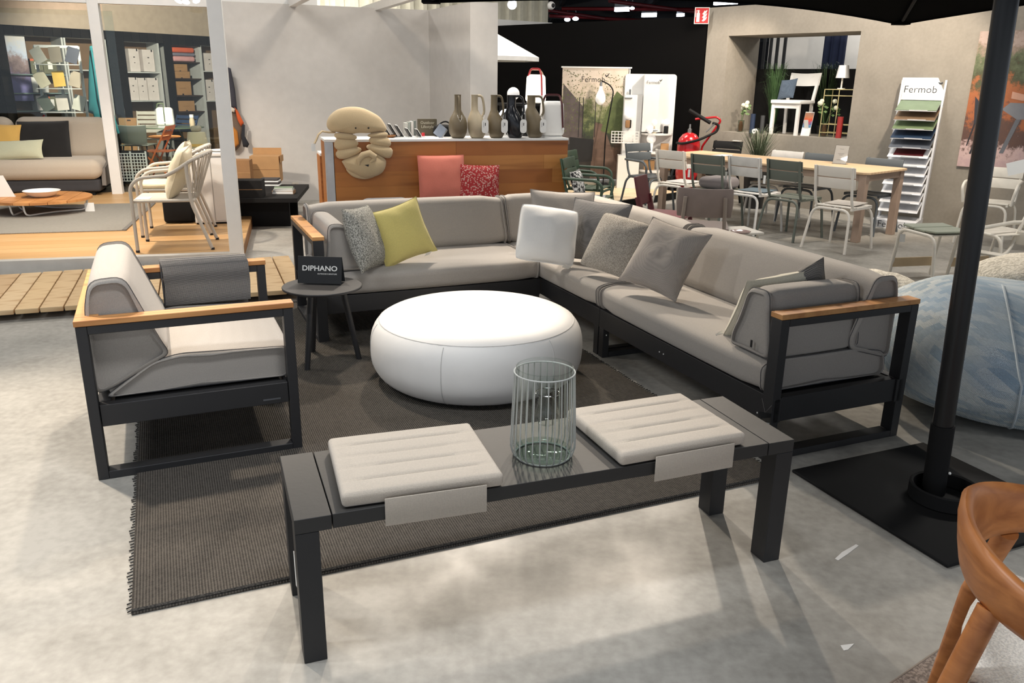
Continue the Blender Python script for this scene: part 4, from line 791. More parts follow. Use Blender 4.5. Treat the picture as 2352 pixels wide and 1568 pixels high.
# ================================================================ black bench with boxes left of the counter
kb=thing('black_bench','black stained bench holding boxes against the white wall','bench',P(612,520),R(8))
M_kraft=mat('kraft_card',(150,112,74),.8,bump=.1,var=.05); M_kr2=mat('kraft_card_light',(176,136,92),.8,bump=.1,var=.05)
ZB=.36; ob('seat_slab',G().bx((-.44,-.28,ZB-.05),(.40,1.0,ZB)),M_blk2,kb,bevel=.004); ob('support',G().bx((-.30,-.0,0),(.27,.06,ZB-.051)),M_blk2,kb); ob('support',G().bx((-.30,.75,0),(.27,.81,ZB-.051)),M_blk2,kb)
def kpt(x,y,z=ZB): return P(x,y,z)
def carton(label,px,py,w,d,h,m,rot,flap=False,cat='box',name='cardboard_box',group='cardboard boxes on the black bench'):
    t=thing(name,label,cat,kpt(px,py)+Vector((0,d/2,.0005)),rot,group); ob('body',G().bx((-w/2,-d/2,0),(w/2,d/2,h)),m,t)
    ob('tape',G().bx((-w/2-.001,-d/2-.0015,h*.48),(w/2+.001,-d/2-.0002,h*.5)),M_kr2 if m!=M_kr2 else M_kraft,t)
    if flap:
        ob('flap',G().box((0,d/2+.018,h+.04),(w,.004,.09),Matrix.Identity(4)),m,t); ob('flap',G().box((w/2+.02,0,h-.035),(.004,d,.08)),m,t)
    return t
carton('brown carton standing beside the white post on the black bench',553,425,.22,.22,.30,M_kraft,R(8)); carton('open tan carton on the black bench against the white wall',607,418,.36,.28,.32,M_kr2,R(8),True)
t=carton('flat black storage box at the front of the black bench',568,455,.30,.22,.19,M_blk2,R(8),name='storage_box',group=None)
for k in range(4):
    tag(ob('folded_cloth',G().rbox((0,0,0),(.25-.01*k,.2,.022),.01,2),[M_paper,mat('dark_cloth',(70,66,66),.9,bump=0)][k%2],smooth=True,loc=kpt(612,428)+Vector((.02,.1,.0115+.0225*k)),rot=R(6)),['lowest','second','third','topmost'][k]+' folded striped cloth in the pile on the black bench','cloth','folded cloths on the black bench')
for k,(cl,w,h) in enumerate([((150,116,84),.24,.035),((196,196,190),.22,.018),((120,136,116),.21,.016)]):
    t=thing('book',['thick brown book at the bottom','white book in the middle','green book on top'][k]+' of the small pile on the bench end','book',kpt(648,446)+Vector((0,.08,sum([.035,.018,.016][:k])+.0008)),R(5+4*k),'books piled on the black bench'); ob('cover',G().bx((-w/2,-.085,0),(w/2,.085,h)),mat('pileb%d'%k,cl,.6,bump=0),t); ob('pages',G().bx((-w/2+.004,-.0865,.003),(w/2-.004,.08,h-.003)),M_paper,t)
# towels hung on the wall end beside the post
hk=PW(545,250,WB0,YW)+Vector((0,-.10,0)); hk.z=0
def cloth_strip(name,label,pts,w,m,m2=None,th=.05,cat='towel'):
    t=thing(name,label,cat,(hk.x,hk.y,0),YW,'towels hung by the white wall'); 
    q=[(PW(x,y,hk,YW)-hk) for x,y in pts]; L=[(v.dot(Vector((math.cos(YW),math.sin(YW),0))),v.z) for v in q]
    g=puffy(L,th,5,.8); ob('drape',g,m,t,True); return t
cloth_strip('towel','dark grey towel hung highest beside the white post',[(516,152),(530,157),(540,205),(545,252),(530,248),(518,230)],.1,mat('charcoal_terry',(62,62,70),.95,bump=.3),th=.06)
t=cloth_strip('towel','towel with orange and black waves hung below the grey one',[(530,236),(545,252),(560,285),(556,315),(552,335),(540,348),(524,344),(520,280)],.1,mat('brown_terry',(98,82,70),.95,bump=.3),th=.05)
def extra(tt,nm,pts,m,dy):
    q=[(PW(x,y,hk,YW)-hk) for x,y in pts]; L=[(v.dot(Vector((math.cos(YW),math.sin(YW),0))),v.z) for v in q]; ob(nm,puffy(L,.03,4,.5),m,tt,True,loc=(0,dy,0))
extra(t,'orange_band',[(538,245),(546,254),(560,282),(553,290),(545,275)],mat('rust_terry',(188,84,40),.95,bump=.3),-.05); extra(t,'ochre_band',[(534,288),(545,300),(549,330),(538,340),(533,318)],mat('ochre_terry',(170,110,44),.95,bump=.3),-.05)
extra(t,'white_band',[(526,243),(540,250),(538,258),(526,254)],M_cream,-.06); extra(t,'black_tail',[(557,285),(562,286),(561,310),(572,330),(568,338),(558,336),(553,310)],mat('black_terry',(34,36,42),.95,bump=.2),-.06); ob('hanger',G().tube([(-.05,.0,1.75),(-.05,.08,1.77)],.01,6),M_steel,t)
# ================================================================ dining side
M_dg=mat('sage_grey_enamel',(98,104,96),.45,bump=.05,var=.02); M_dk=mat('storm_grey_enamel',(84,90,94),.45,bump=.05,var=.02); M_cw=mat('cotton_white_enamel',(228,222,212),.45,bump=.05,var=.02); M_gn=mat('cedar_green_enamel',(72,92,74),.45,bump=.05,var=.02)
def bistro(label,loc,rot,m,arms=False,group='slatted dining chairs around the long table',name='dining_chair',tagged=False,hz=.86):
    t=thing(name,label,'chair',loc,rot,group); r=.0145
    ob('rear_leg_hoop',G().tube(rpath([(-.30,-.245,0),(-.225,-.205,.43),(-.225,.205,.43),(-.30,.245,0)],.10),r,8),m,t,True); ob('front_leg_hoop',G().tube(rpath([(.26,-.235,0),(.21,-.205,.425),(.21,.205,.425),(.26,.235,0)],.10),r,8),m,t,True)
    for s in(-1,1):
        ob('seat_rail',G().bar((-.2,s*.2,.436),(.2,s*.2,.436),.02,.02),m,t)
        ob('back_post',G().tube(rpath([(-.17,s*.20,.44),(-.215,s*.2,.52),(-.285,s*.2,hz)],.06),r,8),m,t,True)
        if arms: ob('arm',G().tube(rpath([(-.25,s*.225,.66),(.12,s*.255,.655),(.19,s*.255,.60),(.17,s*.23,.44)],.05),.016,8),m,t,True)
    for k in range(4):
        x0=-.19+k*.1; ob('seat_slat',G().rbox((x0+.047,0,.452-(.006 if k in(1,2) else 0)),(.092,.42,.012),.005,1),m,t)
    for k in range(2):
        z=hz-.055-k*.115; x=-.272+(hz-.055-z)*.21; g=G().rbox((0,0,0),(.012,.445,.105),.005,1,(1,8,1),lambda x_,y_,z_:(x_+z_*-.21-.02*(1-(y_/.22)**2),y_,z_)); ob('back_slat',g,m,t,True,loc=(x+.022,0,z))
    if tagged: ob('price_tag',G().box((-.27,.225,.63),(.004,.03,.09)),M_paper,t)
    return t
DA=R(41); TA=R(-49)
tn=Vector((3.74,8.70,0)); TT=Vector((math.cos(TA),math.sin(TA),0)); TM=Vector((math.cos(DA),math.sin(DA),0))
dt=thing('dining_table','long pale wooden dining table with square legs','table',tn,TA); TL,TWd,TZ=2.85,.96,.755
M_oak=mat('pale_oak_laminate',(206,178,144),.5,kind='wood',col2=(190,160,126),sc=.5); M_tle=mat('taupe_legs',(168,146,130),.5,bump=0)
poly=[(0,.05),(-.05,0),(-TL,0),(-TL,TWd),(-.05,TWd),(0,TWd-.05)]; ob('top',G().prism(poly,TZ-.022,TZ),M_oak,dt,bevel=.002)
ob('apron',G().bx((-TL+.08,.05,TZ-.10),(-.06,.075,TZ-.023)),M_tle,dt); ob('apron',G().bx((-TL+.08,TWd-.075,TZ-.10),(-.06,TWd-.05,TZ-.023)),M_tle,dt); ob('apron',G().bx((-.075,.076,TZ-.10),(-.05,TWd-.076,TZ-.023)),M_tle,dt)
for x in(-.11,-TL+.03):
    for y in(.03,TWd-.11): ob('leg',G().bx((x,y,0),(x+.08,y+.08,TZ-.0225)),M_tle,dt,bevel=.004)
near=[((1537,345),M_cw,'cream slatted chair nearest the white lamp display',0),((1620,355),M_dg,'sage grey slatted chair holding the plump grey cushion',1),((1710,360),mat('clay_white_enamel',(214,212,208),.45,bump=0),'cool white slatted chair between the two sage grey ones',1),((1803,368),MC['sage_grey_enamel'],'sage grey slatted chair in front of the menu card',1),((1917,382),M_cw,'white slatted chair nearest the table corner',0)]
CH=[]
for (x,y),m,lb,tg in near:
    p=P(x,y,.86)+TM*.285; CH.append(bistro(lb,(p.x,p.y,0),DA+R(rnd.uniform(-4,4)),m,tagged=bool(tg)))
FAR=tn+TM*1.10
for (x,y),m,lb in [((1812,349),MC['clay_white_enamel'],'white slatted chair on the far side of the table under the grass'),((1890,355),M_dk,'dark grey slatted chair on the far side behind the menu card'),((2035,366),M_dk,'storm grey slatted chair on the far side by the swatch stand')]:
    p=PW(x,y,FAR,TA)-TM*.285; bistro(lb,(p.x,p.y,0),DA+PI,m,hz=.83)
p=P(1500,330,.86); bistro('dark grey armchair at the far end of the table near the white display',(p.x-.04,p.y-.14,0),R(-55),M_dk,True)
# plump cushion, menu card, leaflets
q=CH[1].location; tag(ob('seat_cushion',G().rbox((0,0,0),(.36,.37,.13),.06,5,(4,4,1)),mat('warm_grey_cloth',(116,108,108),.9,kind='fabric',bump=.3),smooth=True,loc=Vector((q.x,q.y,.526))+TM*.03,rot=DA),'plump grey seat cushion lying on a sage grey chair','cushion')
mc=P(1915,378,TZ); t=thing('menu_card','slanted clear menu card standing on the dining table','card',mc+TM*.12,TA+R(6)); M=Matrix.Rotation(R(-12),4,'X')
ob('sheet',G().box((0,0,.11),(.155,.003,.21),M),M_paper,t); ob('sleeve',G().box((0,-.003,.11),(.165,.0016,.22),M),glassmat('card_sleeve',(240,240,240),1.6),t); ob('foot',G().box((0,.03,.004),(.165,.09,.006)),glassmat('card_sleeve'),t)
for z,w in((.175,.05),(.12,.07),(.105,.04),(.05,.08)): ob('print_line',G().box((0,-.0021,z),(w,.0005,.004),M),MC['grey_ink'] ,t)
p=P(1655,357,TZ); t=thing('leaflets','white leaflets lying at the far end of the dining table','paper',p,TA); 
for k in range(3): ob('sheet',G().box((.03*k,.02*k,.0012+.0016*k),(.15,.21,.0012),Matrix.Rotation(R(12*k),4,'Z')),M_paper,t)
for k,(ci,cl) in enumerate([(0,(226,224,220)),(2,(96,112,122)),(4,(206,198,188))]):
    q=CH[ci].location; tag(ob('seat_flyer' if k!=1 else 'seat_mat',G().rbox((0,0,.468),(.34,.32,.008),.003,1),mat('flyer%d'%k,cl,.6,bump=0),loc=(q.x+TM.x*.06,q.y+TM.y*.06,0),rot=DA+R(5)),['white flyer lying on the seat of the cream chair','blue grey mat lying on the seat of the cool white chair','beige mat lying on the seat of the white chair by the table corner'][k],'mat')
# burgundy chair, taupe chair, low table with dish behind the sofa
M_bur=mat('burgundy_shell',(96,40,46),.45,bump=0); t=thing('burgundy_chair','burgundy moulded chair standing sideways behind the sofa','chair',(1.45,7.74,0),R(-28))
ob('seat',G().rbox((.02,0,.44),(.42,.40,.03),.014,3),mat('rose_burgundy',(150,96,98),.4,bump=0),t,True); ob('back',G().rbox((0,0,0),(.018,.34,.27),.008,2,(1,6,1)),M_bur,t,True,loc=(-.245,0,.655),rot=(0,R(-13),0))
for s in(-1,1):
    ob('back_post',G().bar((-.19,s*.15,.44),(-.235,s*.15,.60),.03,.05),M_bur,t); ob('leg',G().bar((-.18,s*.17,.425),(-.25,s*.19,0),.035,.03),M_bur,t); ob('leg',G().bar((.19,s*.17,.425),(.22,s*.19,0),.035,.03),M_bur,t)
M_tau=mat('taupe_shell',(138,124,118),.5,bump=0); t=thing('taupe_chair','taupe plywood-back chair seen from behind, in back of the sofa','chair',P(1633,470,.65)+Vector((.0,.25,-.65)),R(78))
ob('back',G().rbox((0,0,0),(.014,.475,.25),.006,2,(1,8,2),lambda x,y,z:(x-.03*(1-(y/.24)**2),y*(1-.05*(abs(z)/.125)**4),z)),M_tau,t,True,loc=(-.225,0,.665),rot=(0,R(-9),0)); ob('seat',G().rbox((.0,0,.435),(.44,.44,.016),.007,2),M_tau,t,True)
for s in(-1,1): ob('leg',G().tube([(-.275,s*.165,.715),(-.23,s*.18,.42),(-.29,s*.19,0)],.0165,10),mat('taupe_tube',(150,138,128),.45,bump=0),t,True); ob('leg',G().tube([(.19,s*.18,.428),(.22,s*.2,0)],.0165,10),MC['taupe_tube'],t,True)
q=P(1672,530,.40); t=thing('low_table','cream low table half hidden behind the sofa back','table',(q.x+.06,q.y+.06,0),R(15)); ob('top',G().rbox((0,0,.39),(.42,.34,.02),.006,2),M_cw,t,True)
for x in(-.17,.17):
    for y in(-.13,.13): ob('leg',G().tube([(x,y,.38),(x*1.1,y*1.1,0)],.012,8),M_cw,t,True)
tag(ob('glass_dish',G().lathe([(.0001,.0),(.075,.0),(.088,.014),(.082,.014),(.07,.005),(.0001,.004)],24),mat('rose_glass',(200,176,172),.15,bump=0,trans=.5),smooth=True,loc=P(1701,534,.4005)),'small round rosy glass dish behind the sofa back','dish')
# green armchairs behind the counter end
q=P(1362,462,.42); ga=bistro('cedar green slatted armchair beyond the right end of the counter',(q.x-.02,q.y+.10,0),R(-20),M_gn,True,'green armchairs behind the counter','garden_armchair',True)
bistro('cedar green slatted armchair mostly hidden behind the first green one',(q.x+.05,q.y+1.0,0),R(-24),M_gn,True,'green armchairs behind the counter','garden_armchair')
tag(ob('magazine',G().rbox((0,0,.462),(.24,.20,.008),.003,1),mat('grey_print2',(196,196,198),.5,kind='speckle',col2=(120,120,124),sc=.3),loc=(q.x+.02,q.y+.09,0),rot=R(-10)),'grey printed magazine lying on the seat of the green armchair','magazine')
tag(pillow('pattern_cushion','black and white patterned cushion in the green armchair',.36,.26,.09,mat('bw_print',(232,230,226),.9,kind='speckle',col2=(30,30,32),sc=.16),Vector((q.x-.16,q.y+.14,.60)),prot(70,18,0),seed=31),'black and white patterned cushion in the green armchair','cushion')
# ================================================================ banner and white lamp display on the platform
ZP=.1005; q=P(1362,424,ZP); BA=R(-4)
bnn=thing('roll_up_banner','roll-up banner printed with a garden terrace and the word Fermob','banner',q,BA); x0=(PW(1288,290,q,BA)-q).x; x1=(PW(1437,290,q,BA)-q).x; zt=PW(1362,153,q,BA).z-ZP
M_ph=photomat('garden_print',[(0.,(70,50,44)),(.22,(96,72,58)),(.36,(42,46,40)),(.5,(64,74,46)),(.62,(120,126,84)),(.72,(170,160,140)),(.85,(206,190,172)),(1.,(214,200,184))],5.,2.)
ob('print',G().bx((x0,-.004,.10),(x1,.0,zt-.02)),M_ph,bnn); ob('top_bar',G().bx((x0-.02,-.012,zt-.02),(x1+.05,.012,zt)),M_white,bnn); ob('cassette',G().rbox(((x0+x1)/2,0,.05),(x1-x0+.06,.14,.098),.02,2),M_steel,bnn,True); ob('mast',G().tube([(x1+.02,.03,.1),(x1+.02,.03,zt-.02)],.012,8),M_white,bnn)
text('Fermob',.115,M_ink,bnn,((x0+x1)/2-.03,-.0055,zt-.185),(R(90),0,0),name='lettering',off=-.001)
ob('bird_mark',G().tube([(.0,0,.03),(.02,0,.0),(.035,0,.012),(.06,0,.05)],[.004,.009,.009,.003],6),M_ink,bnn,loc=((x0+x1)/2+.15,-.006,zt-.14))
pm=[((.0,.10),(.50,.10),(.42,.62),(.20,.62)),]; W_=x1-x0
def pr_(nm,pts,c,y=-.0048): ob(nm,G().prism([(x0+W_*a,.1+(zt-.12)*b) for a,b in pts],0,.0006,Matrix.Translation((0,y,0))@Matrix.Rotation(R(90),4,'X')),mat('print_'+nm,c,.5,bump=.0,var=.15),bnn)
pr_('printed_path',[(.48,.0),(.98,.0),(.66,.50),(.52,.52)],(112,90,78)); pr_('printed_house',[(.02,.30),(.33,.34),(.33,.66),(.02,.86)],(92,82,80),-.0049); pr_('printed_table',[(.16,.14),(.5,.16),(.52,.36),(.14,.38)],(30,30,32),-.0054); pr_('printed_shade',[(.0,.0),(.48,.0),(.50,.30),(.0,.34)],(48,44,42),-.0046); pr_('printed_shrub',[(.62,.44),(.86,.40),(.98,.52),(.97,.74),(.84,.80),(.72,.66)],(86,98,56),-.005)
for a in (.27,.33,.52): pr_('printed_frame',[(a,.38),(a+.012,.38),(a+.012,.74),(a,.74)],(36,34,36),-.0056)
lv=G(); rr=random.Random(5)
for k in range(420):
    zone=rr.random(); a=rr.uniform(.0,.32) if zone<.45 else (rr.uniform(.66,.98) if zone<.85 else rr.uniform(.3,.7)); b=rr.uniform(.42,.98) if zone<.45 else (rr.uniform(.40,.95) if zone<.85 else rr.uniform(.6,.98)); s_=rr.uniform(.008,.018); an=rr.uniform(0,6.3); cx_,cz_=x0+W_*a,.1+(zt-.12)*b
    lv.add([(cx_+s_*math.cos(an),-.0058,cz_+s_*math.sin(an)),(cx_+s_*.4*math.cos(an+1.6),-.0058,cz_+s_*.4*math.sin(an+1.6)),(cx_-s_*math.cos(an),-.0058,cz_-s_*math.sin(an)),(cx_-s_*.4*math.cos(an+1.6),-.0058,cz_-s_*.4*math.sin(an+1.6))],[(0,1,2,3)])
o=ob('printed_leaves',lv,mat('print_leaf',(112,122,70),.5,bump=0,var=.3),bnn); o['kind']='stuff'
# floor lamp with bulb shade in front of banner
q=P(1352,432,ZP)+Vector((.28,-.1,0)); q=P(1385,428,ZP); t=thing('floor_lamp','black floor lamp with a hanging bulb shade before the garden banner','lamp',q); k=.0068
ob('foot',G().lathe([(.0001,0),(.11,0),(.11,.035),(.0001,.035)],28),M_blk2,t,True); ob('stem',G().tube(rpath([(.0,0,.03),(.0,0,.75),(.07,0,1.25),(.09,0,1.42),(.03,0,1.5),(-.10,0,1.56)],.08),.010,8),M_blk2,t,True)
ob('socket',G().lathe([(.018,0),(.018,.06),(.0001,.065)],12,Matrix.Translation((-.1,0,1.48))),M_steel,t,True); ob('bulb_shade',G().lathe([(.0001,1.21),(.04,1.222),(.07,1.26),(.078,1.30),(.07,1.345),(.045,1.40),(.026,1.44),(.022,1.48)],24,Matrix.Translation((-.1,0,0))),M_glb,t,True)
# white display unit
q=P(1482,428,ZP); DAg=R(-8); ds=thing('lamp_display','white trifold lamp display with shelves and the word Fermob','display',q,DAg)
def dx(x,y=300): return (PW(x,y,q,DAg)-q).dot(Vector((math.cos(DAg),math.sin(DAg),0)))
def dz(x,y): return PW(x,y,q,DAg).z-ZP
X0,X1,ZT=dx(1430),dx(1546),dz(1490,170); W_=X1-X0
pol=rpath([(X0,0,0),(X1,0,0),(X1,0,ZT),(X0,0,ZT)],.05,True); ob('back_panel',G().prism([(p.x,p.z) for p in pol],-.02,0,Matrix.Rotation(R(90),4,'X')@Matrix.Translation((0,0,-.0))),M_white,ds)
xa,xb,xc=dx(1472),dx(1508),dx(1530)
zs=dz(1500,302)
ob('header_prism',G().prism([(xa,-.021),(xa+.01,-.24),(xb,-.28),(xc,-.021)],zs+.005,ZT-.004,Matrix.Translation((0,0,0))),M_white,ds)
text('Fermob',.062,M_ink,ds,((xa+xb)/2+.02,-.275,ZT-.12),(R(90),0,R(-8)),off=-.0006); ob('bird_mark',G().tube([(.0,0,.02),(.012,0,.0),(.022,0,.008),(.036,0,.03)],[.003,.006,.006,.002],6),M_ink,ds,loc=((xa+xb)/2+.11,-.285,ZT-.10))
ob('base_left',G().prism([(X0-.06,-.021),(X0-.04,-.30),(xa-.0,-.30),(xa,-.021)],0,zs-.35),M_white,ds); ob('base_column',G().prism([(X0-.01,-.022),(X0+.01,-.12),(xa-.005,-.12),(xa-.005,-.022)],zs-.349,ZT-.3),M_white,ds)
for i,yy in enumerate((304,346,388)): z=dz(1500,yy); ob('shelf',G().prism([(xa,-.021)]+[((xa+X1)/2+(X1-xa)/2*math.cos(a),-.021-.34*math.sin(a)) for a in [PI-PI*j/12 for j in range(1,12)]]+[(X1,-.021)],z-.025,z),M_white,ds)
ob('shelf_base',G().prism([(xa,-.021),(xa+.02,-.32),(X1-.04,-.32),(X1,-.021)],0,.10),M_white,ds)
def on_d(x,y,dy): p=q+Matrix.Rotation(DAg,3,'Z')@Vector((dx(x,y),dy,0)); p.z=PW(x,y,q,DAg).z; return p
z=dz(1500,304)+ZP
for i,(x,nm) in enumerate(((1502,'left'),(1515,'middle'),(1528,'right'))):
    p=on_d(x,300,-.24 if i!=1 else -.12); t=thing('bulb_lamp',nm+' bulb lamp of three on the top shelf of the white display','lamp',(p.x,p.y,z+.0005),group='bulb lamps on the display'); ob('bulb',G().sphere((0,0,.16),.054,18,12),M_glb,t,True); ob('base',G().lathe([(.0001,0),(.035,0),(.035,.1),(.03,.108),(.0001,.108)],18),[M_sand,M_mar,M_blk2][i],t,True)
p=on_d(1492,300,-.27); t=thing('bulb_lamp','small bulb lamp lying at the left of the top display shelf','lamp',(p.x,p.y,z+.0005),group='bulb lamps on the display'); ob('bulb',G().sphere((0,0,.05),.05,16,10),M_glb,t,True); ob('base',G().tube([(.04,0,.045),(.11,0,.045)],.028,12),M_steel,t,True)
p=on_d(1494,335,-.24); z2=dz(1500,346)+ZP; t=thing('bulb_lamp','bulb shaped lamp on the second shelf of the white display','lamp',(p.x,p.y,z2+.0005),group='bulb lamps on the display'); ob('bulb',G().sphere((0,0,.19),.07,18,12),M_glb,t,True); ob('base',G().lathe([(.0001,0),(.028,0),(.028,.05),(.04,.14),(.0001,.145)],18),M_glb,t,True)
for i,(x,yy,w,h) in enumerate(((1478,346,.10,.10),(1525,346,.12,.12),(1490,388,.16,.14),(1528,388,.14,.13))):
    p=on_d(x,yy,-.13); zz=dz(1500,yy)+ZP; tag(ob('kraft_box',G().rbox((0,0,h/2),(w,.1,h),.004,1),M_kr2,loc=(p.x,p.y,zz+.0005),rot=DAg),['kraft box on the left of the second display shelf','kraft box on the right of the second display shelf','kraft box on the left of the third display shelf','kraft box on the right of the third display shelf'][i],'box','kraft boxes on the display shelves')
p=on_d(1447,215,-.15); t=thing('wall_lamp','small grey wall lamp bracket on the left wing of the display','lamp',p,DAg); ob('plate',G().rbox((0,.10,.0),(.03,.02,.13),.009,2),mat('slate_metal',(96,100,104),.4,bump=0),t,True); ob('tray',G().rbox((-.02,.05,-.06),(.12,.10,.008),.003,1),MC['slate_metal'],t,True)
p=on_d(1443,260,-.20); t=thing('wall_lamp','wall lamp with a bulb and wooden block on the left wing of the display','lamp',p,DAg); ob('bulb',G().sphere((0,.02,-.02),.065,18,12),M_glb,t,True); ob('block',G().rbox((0,.02,-.15),(.07,.10,.11),.015,2),M_kraft,t,True); ob('bracket',G().rbox((.04,.045,-.15),(.03,.06,.12),.012,2),M_blk2,t,True)
# white wire basket
p=on_d(1436,312,-.36); t=thing('wire_basket','white grid basket fixed to the left of the lamp display','basket',p,DAg); w,h=.40,.165
for i in range(9): ob('grid_wire',G().box((-w/2+w*i/8,0,0),(.010,.008,h)),M_white,t)
for i in range(5): ob('grid_wire',G().box((0,.002,-h/2+h*i/4),(w,.008,.010)),M_white,t)
for s in(-1,1): ob('side',G().box((s*w/2,.07,0),(.008,.14,h)),M_white,t)
ob('floor',G().box((0,.07,-h/2),(w,.14,.006)),M_white,t)
# ================================================================ fire extinguisher and its sign
q=N_(.20,-.5,0); t=thing('fire_extinguisher','wheeled red fire extinguisher with black hose at the wall corner','extinguisher',q,R(-25)); M_red=mat('fire_red',(176,22,30),.25,bump=0,coat=.3)
ob('tank',G().lathe([(.0001,.22),(.10,.23),(.155,.28),(.165,.36),(.165,.78),(.15,.86),(.10,.925),(.05,.95),(.0001,.955)],28),M_red,t,True); ob('valve',G().lathe([(.03,.95),(.03,1.0),(.015,1.01),(.012,1.07),(.0001,1.075)],14),M_steel,t,True)
ob('label',G().lathe([(.168,.45),(.168,.60)],16,cap=False),M_paper,t,True)
for s in(-1,1): ob('wheel',G().lathe([(.04,-.02),(.15,-.02),(.16,0),(.15,.02),(.04,.02)],24,Matrix.Translation((s*.2,.08,.16))@Matrix.Rotation(R(90),4,'Y')),M_blk2,t,True)
ob('axle',G().tube([(-.2,.08,.16),(.2,.08,.16)],.015,8),M_red,t); 
ob('handle',G().tube(rpath([(.16,.1,.2),(.17,.12,.75),(.42,.1,1.13),(.36,.08,1.18),(.05,.08,1.14)],.05),.016,8),M_red,t,True)
ob('hose',G().tube(rpath([(-.17,-.04,.80),(-.05,-.2,.80),(.18,-.18,.86),(.40,-.02,.98),(.42,-.02,1.08),(.33,-.05,1.10)],.09),.018,8),M_blk2,t,True); ob('hose_nozzle',G().tube([(.30,-.05,1.10),(-.02,-.05,1.27)],.026,10),M_blk2,t,True); ob('lever',G().tube([(.36,-.05,1.09),(.25,-.06,.97)],.010,6),M_steel,t)
q=PW(1612,36,gc+Vector((-.12,-.05,0)),R(-8)); sg=thing('fire_sign','red fire extinguisher sign at the top of the wall corner','sign',q,R(-8)); hw=.105
ob('plate',G().box((0,0,0),(.21,.006,.225)),M_paper,sg); ob('field',G().box((0,-.004,0),(.19,.003,.205)),mat('sign_red',(206,34,36),.4,bump=0),sg)
ob('pictogram_body',G().bx((-.075,-.0075,-.085),(-.03,-.006,.035)),M_paper,sg); ob('pictogram_head',G().bx((-.066,-.0075,.035),(-.038,-.006,.075)),M_paper,sg); ob('pictogram_hose',G().tube([(-.05,-.0068,.065),(-.08,-.0068,.07),(-.086,-.0068,.03),(-.084,-.0068,-.02)],.004,5),M_paper,sg)
for k in range(3): ob('pictogram_flame',G().prism(smooth_poly([(.0,-.07+k*.045),(.03,-.08+k*.045),(.065,-.05+k*.045),(.075,-.005+k*.045),(.05,-.03+k*.045),(.03,-.02+k*.045),(.02,-.05+k*.045)],1),.006,.0075,Matrix.Rotation(R(90),4,'X')),M_paper,sg)
# ================================================================ what stands in the niche
ZN=Z0+.0005
def nin(x,y): return P(x,y,ZN)
p=(nin(1763,308)+nin(1828,311))/2; nc=thing('niche_chair','white wooden chair standing in the wall niche','chair',p+MN*.17+T*.02,GA+R(2))
for x in(-.19,.19):
    ob('leg',G().bx((x-.022,-.2,0),(x+.022,-.16,.42)),M_white,nc); ob('leg',G().bar((x,.19,0),(x,.17,.42),.04,.03),M_white,nc); ob('back_post',G().bar((x,.175,.42),(x*1.08,.27,.80),.04,.028),M_white,nc)
ob('seat',G().rbox((0,-.01,.445),(.45,.42,.05),.012,2),M_white,nc,True); ob('back_board',G().rbox((0,0,0),(.46,.018,.17),.006,2,(8,1,1),lambda x,y,z:(x,y-.02*(1-(x/.23)**2)+z*.22,z+.012*(x/.23)**2)),M_white,nc,True,loc=(0,.262,.74)); ob('apron',G().bx((-.19,-.195,.36),(.19,-.175,.419)),M_white,nc)
p2=nc.location; pillow('throw_cushion','blue grey herringbone cushion leaning on the niche chair',.29,.27,.10,mat('blue_herringbone',(78,92,108),.9,kind='weave',col2=(56,68,84),sc=1.6,bump=.4),p2+T*-.10+MN*-.02+Vector((0,0,.615)),prot(-49-14,16,-6),seed=41)
def grass(name,label,p,h,spread,nb,col,col2,pot=None,cat='plant',bend=.5,seed=0):
    t=thing(name,label,cat,p); rr=random.Random(seed); g=G()
    for k in range(nb):
        a=rr.uniform(0,2*PI); l=h*rr.uniform(.55,1.05); d=Vector((math.cos(a),math.sin(a),0)); o=d*rr.uniform(0,.05); e=spread*rr.uniform(.15,1.); w=rr.uniform(.0025,.0055); sd=Vector((-d.y,d.x,0))*w; z0=pot[1]*.85 if pot else 0
        pts=[o+Vector((0,0,z0)),o+d*e*.22+Vector((0,0,z0+l*.5)),o+d*e*.6+Vector((0,0,z0+l*.85)),o+d*e*1.1+Vector((0,0,z0+l*(1-bend*rr.uniform(.1,.5))))]
        vs=[]
        for i,q in enumerate(pts): k_=(1,.85,.55,.05)[i]; vs+=[q-sd*k_,q+sd*k_]
        g.add(vs,[(0,1,3,2),(2,3,5,4),(4,5,7,6)])
    o=ob('blades',g,mat(name+'_'+str(col),col,.6,bump=0,var=.25),t); o['kind']='stuff'
    if pot: ob('pot',G().lathe([(.0001,0),(pot[0]*.75,0),(pot[0],pot[1]),(pot[0]*.9,pot[1]),(pot[0]*.85,pot[1]*.85),(.0001,pot[1]*.85)],20),mat('dark_pot',(42,42,42),.6,bump=0),t,True)
    return t
grass('tall_grass','tall green grass behind the niche chair on its left side',nin(1740,306)+MN*.36,.98,.30,240,(66,100,56),None,(.09,.12),seed=1); grass('tall_grass','tall green grass behind the niche chair on its right side',nin(1862,309)+MN*.30,1.0,.36,240,(70,98,58),None,(.09,.12),seed=2)
grass('grass_plant','green grass plant growing under the niche behind the dining table',N_(S_(1792,330),-.52,0),.68,.46,260,(92,106,80),None,(.17,.55),seed=3)
